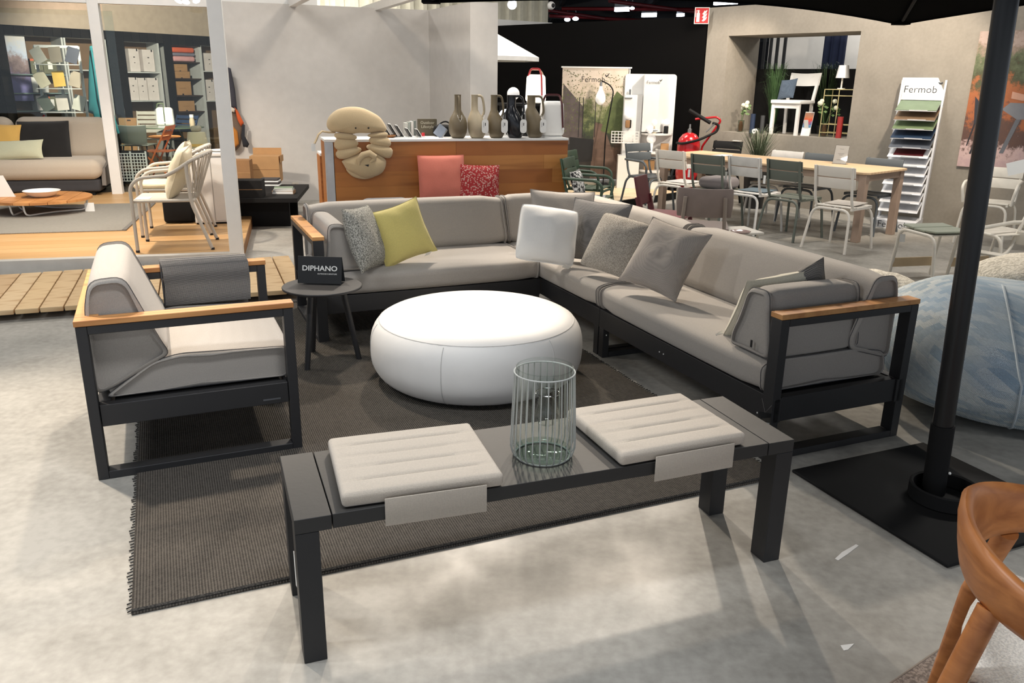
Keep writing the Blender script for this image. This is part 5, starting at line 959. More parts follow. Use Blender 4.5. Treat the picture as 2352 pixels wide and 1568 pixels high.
def vase(label,p,h,seed):
    t=thing('flower_vase',label,'vase',p,group='glass vases of white roses'); rr=random.Random(seed); ob('glass',G().lathe([(.035,.0),(.042,.01),(.045,h*.38),(.043,h*.38),(.04,.012)],20,cap=False),glassmat('vase_glass',(232,236,232),1.2),t,True); ob('roots',G().lathe([(.0001,.01),(.03,.012),(.034,h*.2),(.02,h*.34),(.0001,h*.36)],10),mat('brown_stalk',(112,74,48),.8,bump=.5),t,True)
    for k in range(5):
        a=rr.uniform(0,6.28); d=Vector((math.cos(a)*.75,math.sin(a)*.35,0))*rr.uniform(.06,.17); e=d+Vector((0,0,h*rr.uniform(.75,1))); ob('stem',G().tube([(0,0,h*.2),d*.4+Vector((0,0,h*.55)),e],.003,5),mat('stem_green',(70,92,50),.7,bump=0),t)
        f=G().sphere(e,.032,10,7); ob('rose',f,mat('rose_white',(222,224,200),.8,bump=.6),t,True)
        for j in range(3): lp=e+Vector((rr.uniform(-.06,.06),rr.uniform(-.03,.03),-rr.uniform(.03,.12))); ob('leaf',G().add([lp,lp+Vector((.03,.01,.015)),lp+Vector((.055,0,.0)),lp+Vector((.03,-.01,-.02))],[(0,1,2,3)]),mat('leaf_green',(96,124,70),.6,bump=0),t)
vase('glass vase of white roses at the left end of the niche',nin(1700,303),.44,1); vase('glass vase of white roses in front of the gold rack in the niche',nin(1893,314)-MN*.03,.50,2)
def simple(name,label,cat,p,parts,rot=0,group=None):
    t=thing(name,label,cat,p,rot,group)
    for nm,g,m in parts: ob(nm,g,m,t,True)
    return t
simple('pillar_candle','tall navy pillar candle in the niche','candle',nin(1726,306),[('wax',G().lathe([(.0001,0),(.035,0),(.035,.27),(.0001,.268)],18),mat('navy_wax',(34,48,74),.5,bump=0)),('wick',G().tube([(0,0,.268),(0,0,.28)],.002,4),M_ink)]); simple('pillar_candle','tall dark grey pillar candle in the niche','candle',nin(1743,307)+MN*.06,[('wax',G().lathe([(.0001,0),(.03,0),(.03,.25),(.0001,.248)],18),mat('grey_wax',(62,64,66),.5,bump=0)),('wick',G().tube([(0,0,.248),(0,0,.26)],.002,4),M_ink)])
simple('pillar_candle','tall red pillar candle at the right end of the niche','candle',nin(1925,317),[('wax',G().lathe([(.0001,0),(.038,0),(.038,.275),(.0001,.273)],18),mat('red_wax',(156,44,42),.5,bump=0)),('wick',G().tube([(0,0,.273),(0,0,.285)],.002,4),M_ink)])
simple('tape_roll','small white round lamp lying in the niche','lamp',nin(1736,307)+MN*-.03+Vector((0,0,.036)),[('ring',G().lathe([(.012,-.02),(.035,-.02),(.035,.02),(.012,.02)],20,Matrix.Rotation(R(90),4,'X')),M_paper),('hub',G().lathe([(.0001,-.022),(.01,-.022),(.01,.022),(.0001,.022)],12,Matrix.Rotation(R(90),4,'X')),M_ink)],GA)
cl=thing('calendar','printed calendar stand leaning in the niche','calendar',nin(1848,312),GA+R(6)); M=Matrix.Rotation(R(-16),4,'X'); ob('board',G().box((0,0,.165),(.125,.006,.33),M),M_paper,cl); ob('picture',G().box((0,-.004,.235),(.12,.001,.17),M),photomat('calendar_print',[(0,(60,110,160)),(.3,(200,60,40)),(.6,(190,110,70)),(1,(150,120,100))],14,3),cl); ob('blue_band',G().box((0,-.0042,.13),(.12,.001,.035),M),mat('print_blue',(96,140,176),.5,bump=0),cl); ob('strut',G().box((0,.06,.10),(.06,.004,.21),Matrix.Rotation(R(20),4,'X')),M_paper,cl)
rk=thing('wire_rack','pale gold wire rack in the niche','rack',nin(1915,316)+MN*.10,GA); M_gold=mat('pale_gold_wire',(202,190,140),.4,.4,bump=0); w,d,h=.42,.22,.62
for x in(-w/2,w/2):
    for y in(-d/2,d/2): ob('upright',G().tube([(x,y,0),(x,y,h)],.006,6),M_gold,rk)
for z in(.06,.17,h-.08,h):
    for y in(-d/2,d/2): ob('rail',G().tube([(-w/2,y,z),(w/2,y,z)],.006,6),M_gold,rk)
    for x in(-w/2,w/2): ob('rail',G().tube([(x,-d/2,z),(x,d/2,z)],.006,6),M_gold,rk)
ob('upright',G().tube([(0,-d/2,.0),(0,-d/2,h)],.006,6),M_gold,rk); ob('tray',G().bx((-w/2,-d/2,h),(w/2,d/2,h+.006)),M_gold,rk)
lpz=rk.location+T*-.04+Vector((0,0,h+.007)); simple('table_lamp','small white table lamp on the wire rack in the niche','lamp',lpz,[('shade',G().lathe([(.088,.14),(.062,.30)],24,cap=False),M_white),('stem',G().tube([(0,0,.012),(0,0,.2)],.012,8),M_white),('foot',G().lathe([(.0001,0),(.05,0),(.05,.012),(.0001,.012)],20),M_white)])
# ================================================================ swatch stand
q0=(P(2003,506)+P(2062,516))/2; sw_=thing('swatch_stand','white swatch stand with coloured sheets and a Fermob header','stand',N_((q0-gc).dot(T)+.20,-.36,0),GA+R(14)); M_sw=mat('white_lacquer',(226,228,232),.4,bump=0)
w=.50; ob('base',G().bx((-w/2,-.28,.0),(w/2,.22,.09)),M_sw,sw_); ang=R(8); ML=Matrix.Translation((0,.14,.06))@Matrix.Rotation(-ang,4,'X')
for s in(-1,1): ob('side_rail',G().box((s*(w/2-.012),-.02,.83),(.022,.10,1.66),ML),M_sw,sw_)
ob('header',G().box((0,-.03,1.56),(w,.02,.26),ML),M_sw,sw_)
M=ML@Matrix.Translation((-.03,-.0415,1.55))@Matrix.Rotation(R(90),4,'X'); text('Fermob',.118,mat('charcoal_ink',(52,56,60),.6,bump=0),sw_,M.translation,M.to_euler(),off=-.0012); Mb=ML@Matrix.Translation((.185,-.042,1.625)); ob('bird_mark',G().tube([(-.03,0,.012),(-.01,0,-.004),(.008,0,.002),(.03,0,.03)],[.004,.01,.011,.003],6,M=Mb),MC['charcoal_ink'],sw_)
M3=Matrix.Translation((0,-.2815,.045))@Matrix.Rotation(R(90),4,'X'); text('Fermob',.11,MC['charcoal_ink'],sw_,M3.translation,M3.to_euler(),name='base_lettering',off=-.001)
SWC=[(112,130,104),(120,98,76),(108,126,92),(34,54,78),(84,90,100),(82,18,26)]
for k in range(12):
    z=1.42-k*.108; M=ML@Matrix.Translation((0,-.03,z))@Matrix.Rotation(R(30),4,'X'); wd=.45
    tr=ob('tray',G().box((0,-.145,-.004),(wd,.29,.004),M),M_sw,sw_); ob('lip',G().box((0.03,-.292,.003),(.2,.004,.014),M),M_sw,tr)
    if k<6: tag(ob('colour_sheet',G().box((0,-.142,.003),(wd+.0 if k<5 else .33,.286 if k<5 else .2,.006),M),mat('sheet%d'%k,SWC[k],.5,bump=.1),loc=sw_.location,rot=sw_.rotation_euler.z),['pale sage sheet in the top tray','brown sheet second','leaf green sheet third','navy sheet fourth','slate grey sheet fifth','dark burgundy sheet sixth'][k]+' from the top of the swatch stand' if k else 'pale sage sheet in the top tray of the swatch stand','sheet','colour sheets in the swatch stand')
# ================================================================ big photo panel on the grey wall
pa0=PW(2255,72,gc+MN*-.03,GA); pa1=PW(2197,381,gc+MN*-.03,GA); sA=(pa1-gc).dot(T); po=thing('photo_panel','large photo panel of a garden table on the grey wall','picture',N_(sA,-.016,0),GA); z0,z1=pa1.z,pa0.z; wP=1.25
M_pp=photomat('terrace_print',[(0.,(176,150,150)),(.12,(190,164,160)),(.2,(84,62,56)),(.34,(92,66,56)),(.42,(150,88,54)),(.56,(160,96,58)),(.66,(70,72,50)),(.8,(96,104,76)),(.92,(150,130,116)),(1.,(176,156,146))],6,7.)
ob('print',G().bx((0,-.012,z0),(wP,.012,z1)),M_pp,po)
def pp_(nm,pts,c,y=-.0125):
    ob(nm,G().prism([(wP*a,z0+(z1-z0)*b) for a,b in pts],0,.0006,Matrix.Translation((0,y,0))@Matrix.Rotation(R(90),4,'X')),mat('pp_'+nm,c,.5,bump=0),po)
pp_('printed_table_top',[(.30,.44),(.44,.37),(.99,.40),(.99,.48),(.36,.49)],(120,122,128)); pp_('printed_table_leg',[(.43,.37),(.47,.37),(.38,.12),(.345,.12)],(100,102,108),-.0131)
pp_('printed_chair_back',[(.055,.53),(.09,.50),(.17,.30),(.085,.33)],(44,46,54),-.0127); pp_('printed_chair_leg',[(.085,.33),(.10,.33),(.06,.16),(.05,.16)],(40,40,46),-.0129); pp_('printed_chair_leg',[(.14,.32),(.155,.32),(.105,.10),(.09,.10)],(40,40,46),-.0133); pp_('printed_seat',[(.13,.34),(.30,.345),(.30,.325),(.13,.32)],(60,60,66),-.0135)
pp_('printed_arm',[(.36,.52),(.46,.505),(.62,.56),(.60,.575),(.46,.55),(.36,.57)],(196,150,128),-.0137); pp_('printed_napkin',[(.10,.54),(.16,.565),(.175,.45),(.14,.46)],(176,172,190),-.0139)
# ================================================================ white metal seats on the right
M_wm=mat('warm_white_enamel',(228,222,210),.45,bump=0)
def stool(label,p,rot,cush=False,w=.42,d=.42,h=.44):
    t=thing('metal_stool',label,'stool',p,rot,'white tube stools')
    for y in(-d/2,d/2): ob('frame_tube',G().tube(rpath([(-w/2-.05,y,0),(-w/2+.01,y,h),(w/2-.01,y,h),(w/2+.05,y,0)],.09),.0145,8),M_wm,t,True)
    for k in range(4): ob('seat_slat',G().rbox((-w/2+.055+k*.103,0,h+.006),(.095,d,.010),.004,1),M_wm,t)
    ob('foot_board',G().bx((-w/2-.035,-d/2,.09),(-w/2-.02,d/2,.17)),mat('pale_ply',(206,182,146),.6,bump=0),t)
    return t
a=P(2045,560,.44); q=(P(2033,632)+P(2137,668)+P(2078,600)+P(2192,640))/4
sA_=P(2118,548,.45); sA_=Vector((3.66,6.93,0)); stool('white tube stool with a sage slatted pad beside the sofa arm',sA_,R(-78),w=.46); stool('white tube stool half hidden behind the parasol pole',sA_+Vector((.56,.06,0)),R(-74),w=.46)
t=thing('slatted_pad','sage green slatted pad lying on the white stool','pad',(sA_.x,sA_.y,.453),R(-78))
for k in range(3): ob('strip',G().rbox((-.145+k*.145,0,.012),(.14,.40,.018),.007,2,M=Matrix.Rotation(R((k-1)*-3),4,'Y')),mat('sage_pad',(150,156,138),.8,kind='fabric',bump=.3),t,True)
tag(ob('price_tag',G().box((0,0,0),(.045,.002,.07)),M_paper,loc=sA_+Vector((-.235,.15,.36)),rot=R(-10)),'white price tag hanging from the white stool','tag')
q=P(2262,470,.43); wa=bistro('white armchair standing against the grey wall under the photo panel',(q.x+.12,q.y+.12,0),GA-R(90)+R(8),M_wm,True,None,'garden_armchair',hz=.80)
q=P(2310,600,.34); lc=thing('lounge_chair','low white slatted lounge chair at the right edge','chair',(q.x+.28,q.y+.2,0),R(-150)); 
for s in(-1,1):
    ob('side_tube',G().tube(rpath([(.34,s*.30,0),(.30,s*.30,.36),(-.26,s*.30,.26),(-.52,s*.30,.72)],.10),.016,8),M_wm,lc,True); ob('leg',G().tube(rpath([(-.40,s*.29,0),(-.24,s*.30,.28)],.05),.016,8),M_wm,lc,True); ob('arm',G().tube(rpath([(.26,s*.33,.36),(.24,s*.34,.52),(-.34,s*.34,.54),(-.42,s*.31,.54)],.08),.018,8),M_wm,lc,True)
for k in range(5): x=.25-k*.115; ob('seat_slat',G().rbox((x,0,.36-(.25-x)*.18),(.10,.58,.012),.004,1),M_wm,lc)
for k in range(3): z=.42+k*.13; ob('back_slat',G().rbox((-.345-k*.075,0,z),(.014,.58,.11),.004,1),M_wm,lc)
q=P(2338,384,.95); tag(ob('price_card',G().box((0,0,0),(.17,.003,.115),Matrix.Rotation(R(-18),4,'Y')),M_paper,loc=q,rot=R(-20)),'white price card tied to the parasol pole at the right edge','card')
# white parasol behind the partition
q=P(1110,240,0) if False else Vector((-.35,13.2,0)); wpz=thing('white_parasol','white parasol opened behind the white partition','parasol',q); tip=PW(1238,132,q,0)-q; rx=tip.x; zt_=tip.z; ap=PW(1090,72,q,0).z
g=G(); vs=[(0,0,ap)]; 
for k in range(8): a=2*PI*k/8; vs.append((rx*math.cos(a),rx*math.sin(a),zt_))
ob('canopy',g.add(vs,[(0,1+k,1+(k+1)%8) for k in range(8)]),mat('white_canopy',(236,236,234),.8,bump=0),wpz); ob('pole',G().tube([(0,0,0),(0,0,ap)],.025,10),M_steel,wpz); ob('valance',G().add(sum([[(rx*math.cos(2*PI*k/8),rx*math.sin(2*PI*k/8),zt_),(rx*math.cos(2*PI*k/8),rx*math.sin(2*PI*k/8),zt_-.06)] for k in range(8)],[]),[(2*k,2*((k+1)%8),2*((k+1)%8)+1,2*k+1) for k in range(8)]),MC['white_canopy'],wpz); ob('foot',G().lathe([(.0001,0),(.25,0),(.25,.06),(.0001,.07)],20),M_steel,wpz)
for k in range(8): a=2*PI*k/8; ob('rib',G().tube([(0,0,ap-.02),(rx*.98*math.cos(a),rx*.98*math.sin(a),zt_-.01)],.01,5),M_steel,wpz)
# black mesh chair between table and wall
q=N_(S_(1718,340)-.05,-.62,0); t=bistro('black sling chair behind the dining table below the niche',(q.x,q.y,0),GA-R(90)+R(10),M_blk2,True,None,'sling_chair'); ob('price_tag',G().box((-.28,.12,.87),(.05,.12,.004)),M_paper,t)
# ================================================================ inside the glazed room
def V(x,y,z=ZV): return P(x,y,z)
M_gsof=mat('oatmeal_cloth',(198,184,166),.9,kind='fabric',bump=.25)
q=V(238,449); so=thing('lounge_sofa','oatmeal coloured sofa at the left edge inside the glazed room','sofa',q,VA); SLn=2.4
ob('plinth',G().rbox((-SLn/2,.42,.13),(SLn-.06,.80,.16),.03,2),mat('dark_base',(58,58,62),.7,bump=0),so,True); ob('seat_cushion',G().rbox((-SLn/2,.40,.34),(SLn,.92,.26),.11,5,(6,4,1)),M_gsof,so,True)
for x in(-.15,-2.2):
    for y in(.1,.7): ob('foot',G().bx((x-.04,y-.04,0),(x+.04,y+.04,.055)),M_blk2,so)
ob('back_shell',G().rbox((-SLn/2,.90,.52),(SLn,.10,.62),.045,3),mat('grey_shell',(122,116,110),.8,bump=0),so,True); ob('side_shell',G().prism([(.1,.12),(.95,.12),(.95,.8),(.80,.78),(.45,.40),(.15,.34)],-.02,.03,Matrix(((0,0,1,0),(1,0,0,0),(0,1,0,0),(0,0,0,1)))),MC['grey_shell'],so)
for x in(-.55,-1.72): ob('back_cushion',G().rbox((0,0,0),(1.14,.26,.56),.12,5,(4,1,4)),M_gsof,so,True,loc=(x,.74,.69),rot=(R(-12),0,0))
def sp_(x,y,z): return so.location+Matrix.Rotation(VA,3,'Z')@Vector((x,y,z))
VD=math.degrees(VA)
pillow('throw_cushion','yellow cushion on the oatmeal sofa',.5,.46,.14,mat('sun_yellow',(232,184,96),.9,kind='fabric',bump=.25),sp_(-1.22,.34,.68),prot(VD,20,4),seed=51); pillow('throw_cushion','black cushion on the oatmeal sofa',.62,.48,.14,mat('black_cloth',(22,20,20),.95,kind='fabric',bump=.2),sp_(-.72,.46,.69),prot(VD,16,-1),seed=52,pinch=.02); pillow('throw_cushion','pale mint lumbar cushion lying in front of the yellow one',.66,.26,.14,mat('pale_mint',(206,206,176),.9,kind='fabric',bump=.25),sp_(-.98,.10,.585),prot(VD-4,30,-3),seed=53)
# rug, coffee table, bowl
r_=V(290,530); t=thing('grey_rug','flat grey rug under the round coffee table','rug',r_,VA); ob('pile',G().rbox((-1.6,.98,.006),(3.2,1.96,.012),.005,1),mat('grey_flatweave',(146,142,134),.95,kind='ribs',col2=(124,120,112),bump=.3),t,True); ob('hem',G().bx((-.04,.0,.0121),(.0,1.96,.0135)),mat('rug_edge',(112,108,104),.9,bump=0),t)
q=V(103,487); ctb=thing('coffee_table','round slatted teak coffee table on white wire legs','table',q+Vector((0,0,.0125)),VA); RT=.515
hz_=PW(103,452,q,0).z-ZV-.012
for k in range(6):
    y0=-RT+k*RT/3+.003; y1=-RT+(k+1)*RT/3-.003; pts=[]
    N_s=8
    for i in range(N_s+1): y=y0+(y1-y0)*i/N_s; pts.append((math.sqrt(max(0,RT*RT-y*y)),y))
    for i in range(N_s,-1,-1): y=y0+(y1-y0)*i/N_s; pts.append((-math.sqrt(max(0,RT*RT-y*y)),y))
    ob('top_plank',G().prism([(b,a) for a,b in pts],hz_-.028,hz_),mat('teak_planks%d'%(k%2),[(206,146,88),(194,134,78)][k%2],.5,kind='wood',col2=(164,108,58),rot=R(90)),ctb)
for a0_ in(20,140,260):
    a=R(a0_); b=R(a0_+100); ob('leg_loop',G().tube(rpath([(.46*math.cos(a),.46*math.sin(a),hz_-.03),(.44*math.cos(a),.44*math.sin(a),.011),(.20*math.cos((a+b)/2),.20*math.sin((a+b)/2),.011),(.44*math.cos(b),.44*math.sin(b),.011),(.46*math.cos(b),.46*math.sin(b),hz_-.03)],.10),.010,8),M_white,ctb,True)
ob('price_tag',G().box((.50,-.10,hz_-.14),(.10,.003,.15)),M_paper,ctb)
q2=PW(96,442,ctb.location,0); tag(ob('bowl',G().lathe([(.0001,0),(.09,0),(.15,.03),(.195,.072),(.19,.075),(.14,.035),(.0001,.014)],36),M_white,smooth=True,loc=(q2.x,q2.y,ctb.location.z+hz_+.0005)),'shallow white bowl on the round coffee table','bowl')
t=thing('info_sign','white slanted info sign at the left edge of the coffee table','sign',ctb.location+vd*-.36+vn*.05+Vector((0,0,hz_+.0005)),VA); ob('sheet',G().prism([(-.10,0),(.07,0),(-.02,.24),(-.10,.24)],-.003,.003,Matrix.Rotation(R(90),4,'X')),M_paper,t); ob('foot',G().bx((-.10,0,0),(.06,.06,.004)),M_paper,t)
# two rope armchairs
M_rope=mat('sand_rope',(188,180,168),.8,bump=.3)
def rope_chair(label,p,rot):
    t=thing('rope_armchair',label,'chair',p,rot,'rope armchairs in the glazed room'); r=.0155; w=.27
    ring=[]
    for s in(-1,1):
        ob('front_leg',G().tube(rpath([(.30,s*w,.008),(.30,s*w,.585),(.22,s*w,.655),(.0,s*w,.672)],.09),r,8),M_rope,t,True); ob('rear_leg',G().tube(rpath([(-.33,s*(w-.02),.008),(-.19,s*(w-.01),.43),(-.175,s*w,.775)],.06),r,8),M_rope,t,True)
        ob('foot_cap',G().lathe([(.017,0),(.017,.02)],10,Matrix.Translation((.30,s*w,0))),M_ink,t); ob('foot_cap',G().lathe([(.017,0),(.017,.02)],10,Matrix.Translation((-.332,s*(w-.02),0))),M_ink,t)
    pa=[(.0,-w,.672),(-.10,-w,.72),(-.20,-w,.79),(-.33,-w*.72,.85),(-.385,0,.865),(-.33,w*.72,.85),(-.20,w,.79),(-.10,w,.72),(.0,w,.672)]
    ob('back_ring',G().tube(rpath(pa,.10),r*1.05,8),M_rope,t,True); ob('seat',G().rbox((.04,0,.45),(.52,.52,.025),.012,2,(4,4,1)),M_rope,t,True)
    for k in range(15):
        u=-1+2*k/14; a=u*R(84); top=(-.385+.19*abs(u)**2.2,w*1.0*math.sin(a)/math.sin(R(84)),.862-.065*abs(u)**2.2); bot=(-.235+.06*abs(u)**2,w*.82*u,.455); ob('strap',G().bar(top,bot,.022,.006,up=(1,0,0)),M_rope,t)
    return t
f1,r1_=V(312,580),V(485,574); hd_=(f1-r1_); ra_=math.atan2(hd_.y,hd_.x); nv=Vector((-math.sin(ra_),math.cos(ra_),0)); c1x=(f1+r1_)/2-nv*.27; A1=rope_chair('rope armchair nearest the glass front',c1x,ra_)
f2,r2=V(326,546),V(480,540); c2x=(f2+r2)/2-nv*.27; A2=rope_chair('rope armchair behind the first one',c2x,ra_)
M_ivy=mat('ivory_linen',(224,208,174),.9,kind='fabric',bump=.3)
hx=Vector((math.cos(ra_),math.sin(ra_),0)); pillow('throw_cushion','ivory cushion standing in the nearer rope armchair',.46,.46,.17,M_ivy,c1x-hx*.08+Vector((0,0,.675)),prot(math.degrees(ra_)+90,22,4),seed=61,pinch=.04); pillow('throw_cushion','ivory cushion standing in the farther rope armchair',.46,.46,.15,M_ivy,c2x-hx*.09+Vector((0,0,.685)),prot(math.degrees(ra_)+90,20,-3),seed=62,pinch=.04)
tag(ob('seat_cushion',G().rbox((0,0,0),(.44,.46,.05),.024,3,(4,4,1)),M_ivy,smooth=True,loc=c2x+hx*.12+Vector((0,0,.489)),rot=ra_),'flat ivory seat cushion on the farther rope armchair','cushion')
tag(ob('leaflet',G().box((0,0,.4645),(.12,.16,.002)),M_paper,loc=c1x+hx*.22-nv*-.14,rot=ra_),'white leaflet on the seat of the nearer rope armchair','paper')
# cabinet, black stool, wire grid box
qa=V(450,516); t=thing('white_cabinet','white cabinet beside the white corner post','cabinet',qa,VA+R(3)); zc_=PW(450,352,qa,0).z-ZV; ob('body',G().bx((0,0,.02),(.36,.45,zc_-.03)),M_white,t); ob('top',G().bx((-.02,-.02,zc_-.03),(.38,.46,zc_)),M_white,t,bevel=.003); ob('door',G().bx((.01,-.012,.04),(.20,-.001,zc_-.05)),M_white,t); ob('door',G().bx((.21,-.012,.04),(.35,-.001,zc_-.05)),M_white,t); ob('plinth',G().bx((.01,.02,0),(.35,.43,.019)),M_blk2,t)
simple('pouf_stool','black padded cube behind the rope armchairs','stool',V(437,512)-Vector((.14,-.1,0)),[('body',G().rbox((0,0,.16),(.3,.3,.30),.03,2),M_blk2),('seam',G().tube(rpath([(-.152,-.152,.3),(.152,-.152,.3),(.152,.152,.3),(-.152,.152,.3)],.02,True),.004,5,True),M_seam)],VA)
for i,x in enumerate((462,492)):
    p=V(x,350,ZV+zc_); tag(ob('white_plate',G().lathe([(.0001,0),(.06,0),(.10,.02),(.095,.022),(.0001,.006)],24),M_white,smooth=True,loc=qa+Matrix.Rotation(VA,3,'Z')@Vector((.10+.2*i,.18,zc_+.0005))),['left','right'][i]+' white dish on top of the white cabinet','dish','white dishes on the cabinet')
qg=V(306,432); t=thing('grid_box','white wire grid box standing by the second post','basket',qg+vn*.1,VA); w,h,zb=.40,.38,.02
for i in range(11): ob('grid_wire',G().box((-w/2+w*i/10,0,zb+h/2+.07),(.011,.01,h)),M_white,t)
for i in range(10): ob('grid_wire',G().box((0,.004,zb+.07+h*i/9),(w,.01,.011)),M_white,t)
for s in(-1,0,1): ob('frame_bar',G().box((s*w/2,-.004,zb+h/2+.04),(.022,.022,h+.12)),M_white,t)
ob('rear_panel',G().bx((-w/2,.14,0),(w/2,.16,.5)),M_blk2,t)
# --- beyond the inner glass: bistro sets
def folding(label,p,rot,m,slats=4,h=.82,w=.40,name='folding_chair'):
    t=thing(name,label,'chair',p,rot,'folding bistro chairs behind the inner glass')
    for s in(-1,1): ob('leg',G().bar((.24,s*w/2,0),(-.20,s*w/2,h),.012,.022),m,t); ob('leg',G().bar((-.26,s*(w/2-.02),0),(.20,s*(w/2-.02),.45),.012,.022),m,t)
    for k in range(4): ob('seat_slat',G().bx((-.19+k*.10,-w/2,.448),(-.105+k*.10,w/2,.458)),m,t)
    for k in range(slats): z=h-.03-k*.075; x=.24-.44*z/h; ob('back_slat',G().box((x-.008,0,z),(.010,w,.055)),m,t)
    return t
M_or=mat('orange_enamel',(248,128,64),.45,bump=0); M_pg=mat('pale_grey_enamel',(196,194,182),.45,bump=0); M_nb=mat('navy_enamel',(44,62,92),.45,bump=0)
zf=ZV
oc_=P(378,372,zf+.0); oc2=V(377,404); oc_=Vector((-5.35,12.75,zf)); p=PW(378,312,oc_,0); ft=thing('bistro_table','small round orange wood bistro table behind the inner glass','table',(p.x,p.y,zf)); hh=p.z-zf; ob('top',G().lathe([(.0001,hh-.025),(.22,hh-.025),(.235,hh-.012),(.22,hh),(.0001,hh)],32),mat('orange_ply',(226,150,84),.5,kind='wood'),ft,True); ob('column',G().tube([(0,0,.0),(0,0,hh-.025)],.014,8),M_blk2,ft); ob('foot',G().lathe([(.0001,0),(.16,0),(.15,.02),(.0001,.025)],20),M_blk2,ft,True)
p=PW(378,366,oc_,0); folding('orange folding chair beside the small round table',(p.x+.12,p.y-.42,zf),R(185),M_or,3)
gl=Vector((-5.75,14.3,zf)); p=PW(395,291,gl,0); gt=thing('glass_table','round green glass table behind the inner glass','table',(p.x,p.y,zf)); hh=p.z-zf; ob('top',G().lathe([(.0001,hh-.012),(.52,hh-.012),(.52,hh),(.0001,hh)],40),mat('green_glass_top',(92,110,84),.15,bump=0),gt,True)
for a in(40,160,280): ob('leg',G().bar((.1*math.cos(R(a)),.1*math.sin(R(a)),hh-.013),(.36*math.cos(R(a)),.36*math.sin(R(a)),0),.02,.02),M_dg,gt)
lamp_box('white lantern lamp with a green handle on the glass table',gt.location+Vector((-.04,-.14,hh+.0005)),VA,.30,.31,M_white,mat('olive_enamel',(96,110,84),.4,bump=0),.0)
simple('white_jar','white jar beside the lantern on the glass table','jar',gt.location+Vector((.40,-.12,hh+.0005)),[('body',G().lathe([(.0001,0),(.04,0),(.045,.10),(.03,.16),(.0001,.16)],16),mat('beige_pot',(196,178,150),.6,bump=0)),('lid',G().lathe([(.0001,.161),(.035,.161),(.035,.21),(.0001,.212)],16),M_paper)])
p=PW(352,330,gl+Vector((0,.3,0)),0); folding('pale grey folding chair pulled up to the glass table',(p.x-.05,p.y+.1,zf),R(-75),M_pg,5,.92,.46); p=PW(420,330,gl+Vector((0,.4,0)),0); folding('navy folding chair behind the glass table',(p.x,p.y,zf),R(-110),M_nb,4,.86,.46)
p=Vector((-6.15,13.6,zf)); pp_q=PW(305,352,p,0); t=thing('shell_chair','dark grey moulded chair seen from behind the inner glass','chair',(pp_q.x+.12,pp_q.y,zf),VA+R(80)); ob('shell',G().rbox((0,0,0),(.02,.46,.30),.009,2,(1,8,3),lambda x,y,z:(x-.06*(1-(y/.23)**2),y*(1-.12*(.5-z/.3)),z)),M_dg,t,True,loc=(-.22,0,.62),rot=(0,R(-12),0)); ob('seat',G().rbox((0,0,.44),(.44,.44,.02),.009,2),M_dg,t,True)
for x in(-.18,.18):
    for y in(-.18,.18): ob('leg',G().tube([(x,y,.43),(x*1.25,y*1.25,0)],.012,8),M_blk2,t)
p=PW(302,325,Vector((-6.6,15.0,0)),0); t=thing('tall_carton','tall kraft carton leaning near the shelf wall','box',(p.x,p.y,zf),VA); hh=PW(302,271,p,0).z-zf; ob('body',G().bx((-.17,0,0),(.17,.12,hh)),M_kr2,t); ob('handle_hole',G().bx((-.03,-.002,hh-.05),(.03,-.0005,hh-.03)),M_ink,t); ob('strap_print',G().bx((.02,-.002,hh*.62),(.16,-.0005,hh*.66)),M_ink,t)
p=PW(455,345,Vector((-4.1,12.2,0)),0); t=thing('striped_float','small cream and yellow striped garden lantern on the cabinet line','lantern',(p.x,p.y,zf)); zz=p.z-zf; ob('stand',G().bx((-.15,-.12,0),(.15,.12,zz)),M_blk2,t); ob('body',G().lathe([(.0001,zz),(.13,zz),(.15,zz+.1),(.12,zz+.26),(.0001,zz+.27)],20),M_ivy,t,True); ob('band',G().lathe([(.152,zz+.06),(.152,zz+.1)],20,cap=False),MC['sun_yellow'],t,True); ob('cap',G().rbox((0,0,zz+.31),(.13,.13,.08),.03,2),M_sand,t,True)
# --- shelves and goods in the niches of the shelf wall
def KP(s,d,z): return ks+kd*s+Vector((-kd.y,kd.x,0))*d+Vector((0,0,z))
def kbox(name,label,px0,px1,pyb,pyt,m,group,d=.12,dep=.2,decor=None,cat='box'):
    s0_,s1_=kx(px0,(pyb+pyt)/2),kx(px1,(pyb+pyt)/2); zb=kz((px0+px1)/2,pyb); h=kz((px0+px1)/2,pyt)-zb
    t=thing(name,label,cat,KP((s0_+s1_)/2,d,zb),KA,group); w=s1_-s0_; ob('body',G().bx((-w/2,0,0.0),(w/2,dep,h)),m,t)
    if decor: 
        for nm,a,b,c,e,mm in decor: ob(nm,G().bx((-w/2+w*a,-.002,h*c),(-w/2+w*b,-.0004,h*e)),mm,t)
    return t
def shelf(ni,py,m=None):
    a,b,zt_,_=NI[ni]; z=kz((320 if ni==2 else 430 if ni==3 else 80 if ni==0 else 200 if ni==1 else 490),py); ob('shelf',G().bx((a,.03,z-.02),(b,.42,z-.0005)),m or M_shw,sw)
for py in (165,231): shelf(2,py)
for py in (142,180,219,256): shelf(3,py,mat('dark_shelf',(58,40,30),.7,bump=0))
for py in (170,213,254): shelf(0,py,mat('glass_shelf',(120,140,138),.2,bump=0))
shelf(1,160); shelf(1,230); shelf(4,163); shelf(4,231)
M_bw=mat('white_carton',(226,218,214),.6,bump=0); dec=[('emblem',.42,.58,.62,.66,M_ink),('emblem',.44,.56,.38,.41,M_ink),('corner_strap',.78,.9,.9,1.0,M_ink)]
gW='white cartons in the shelf niche'
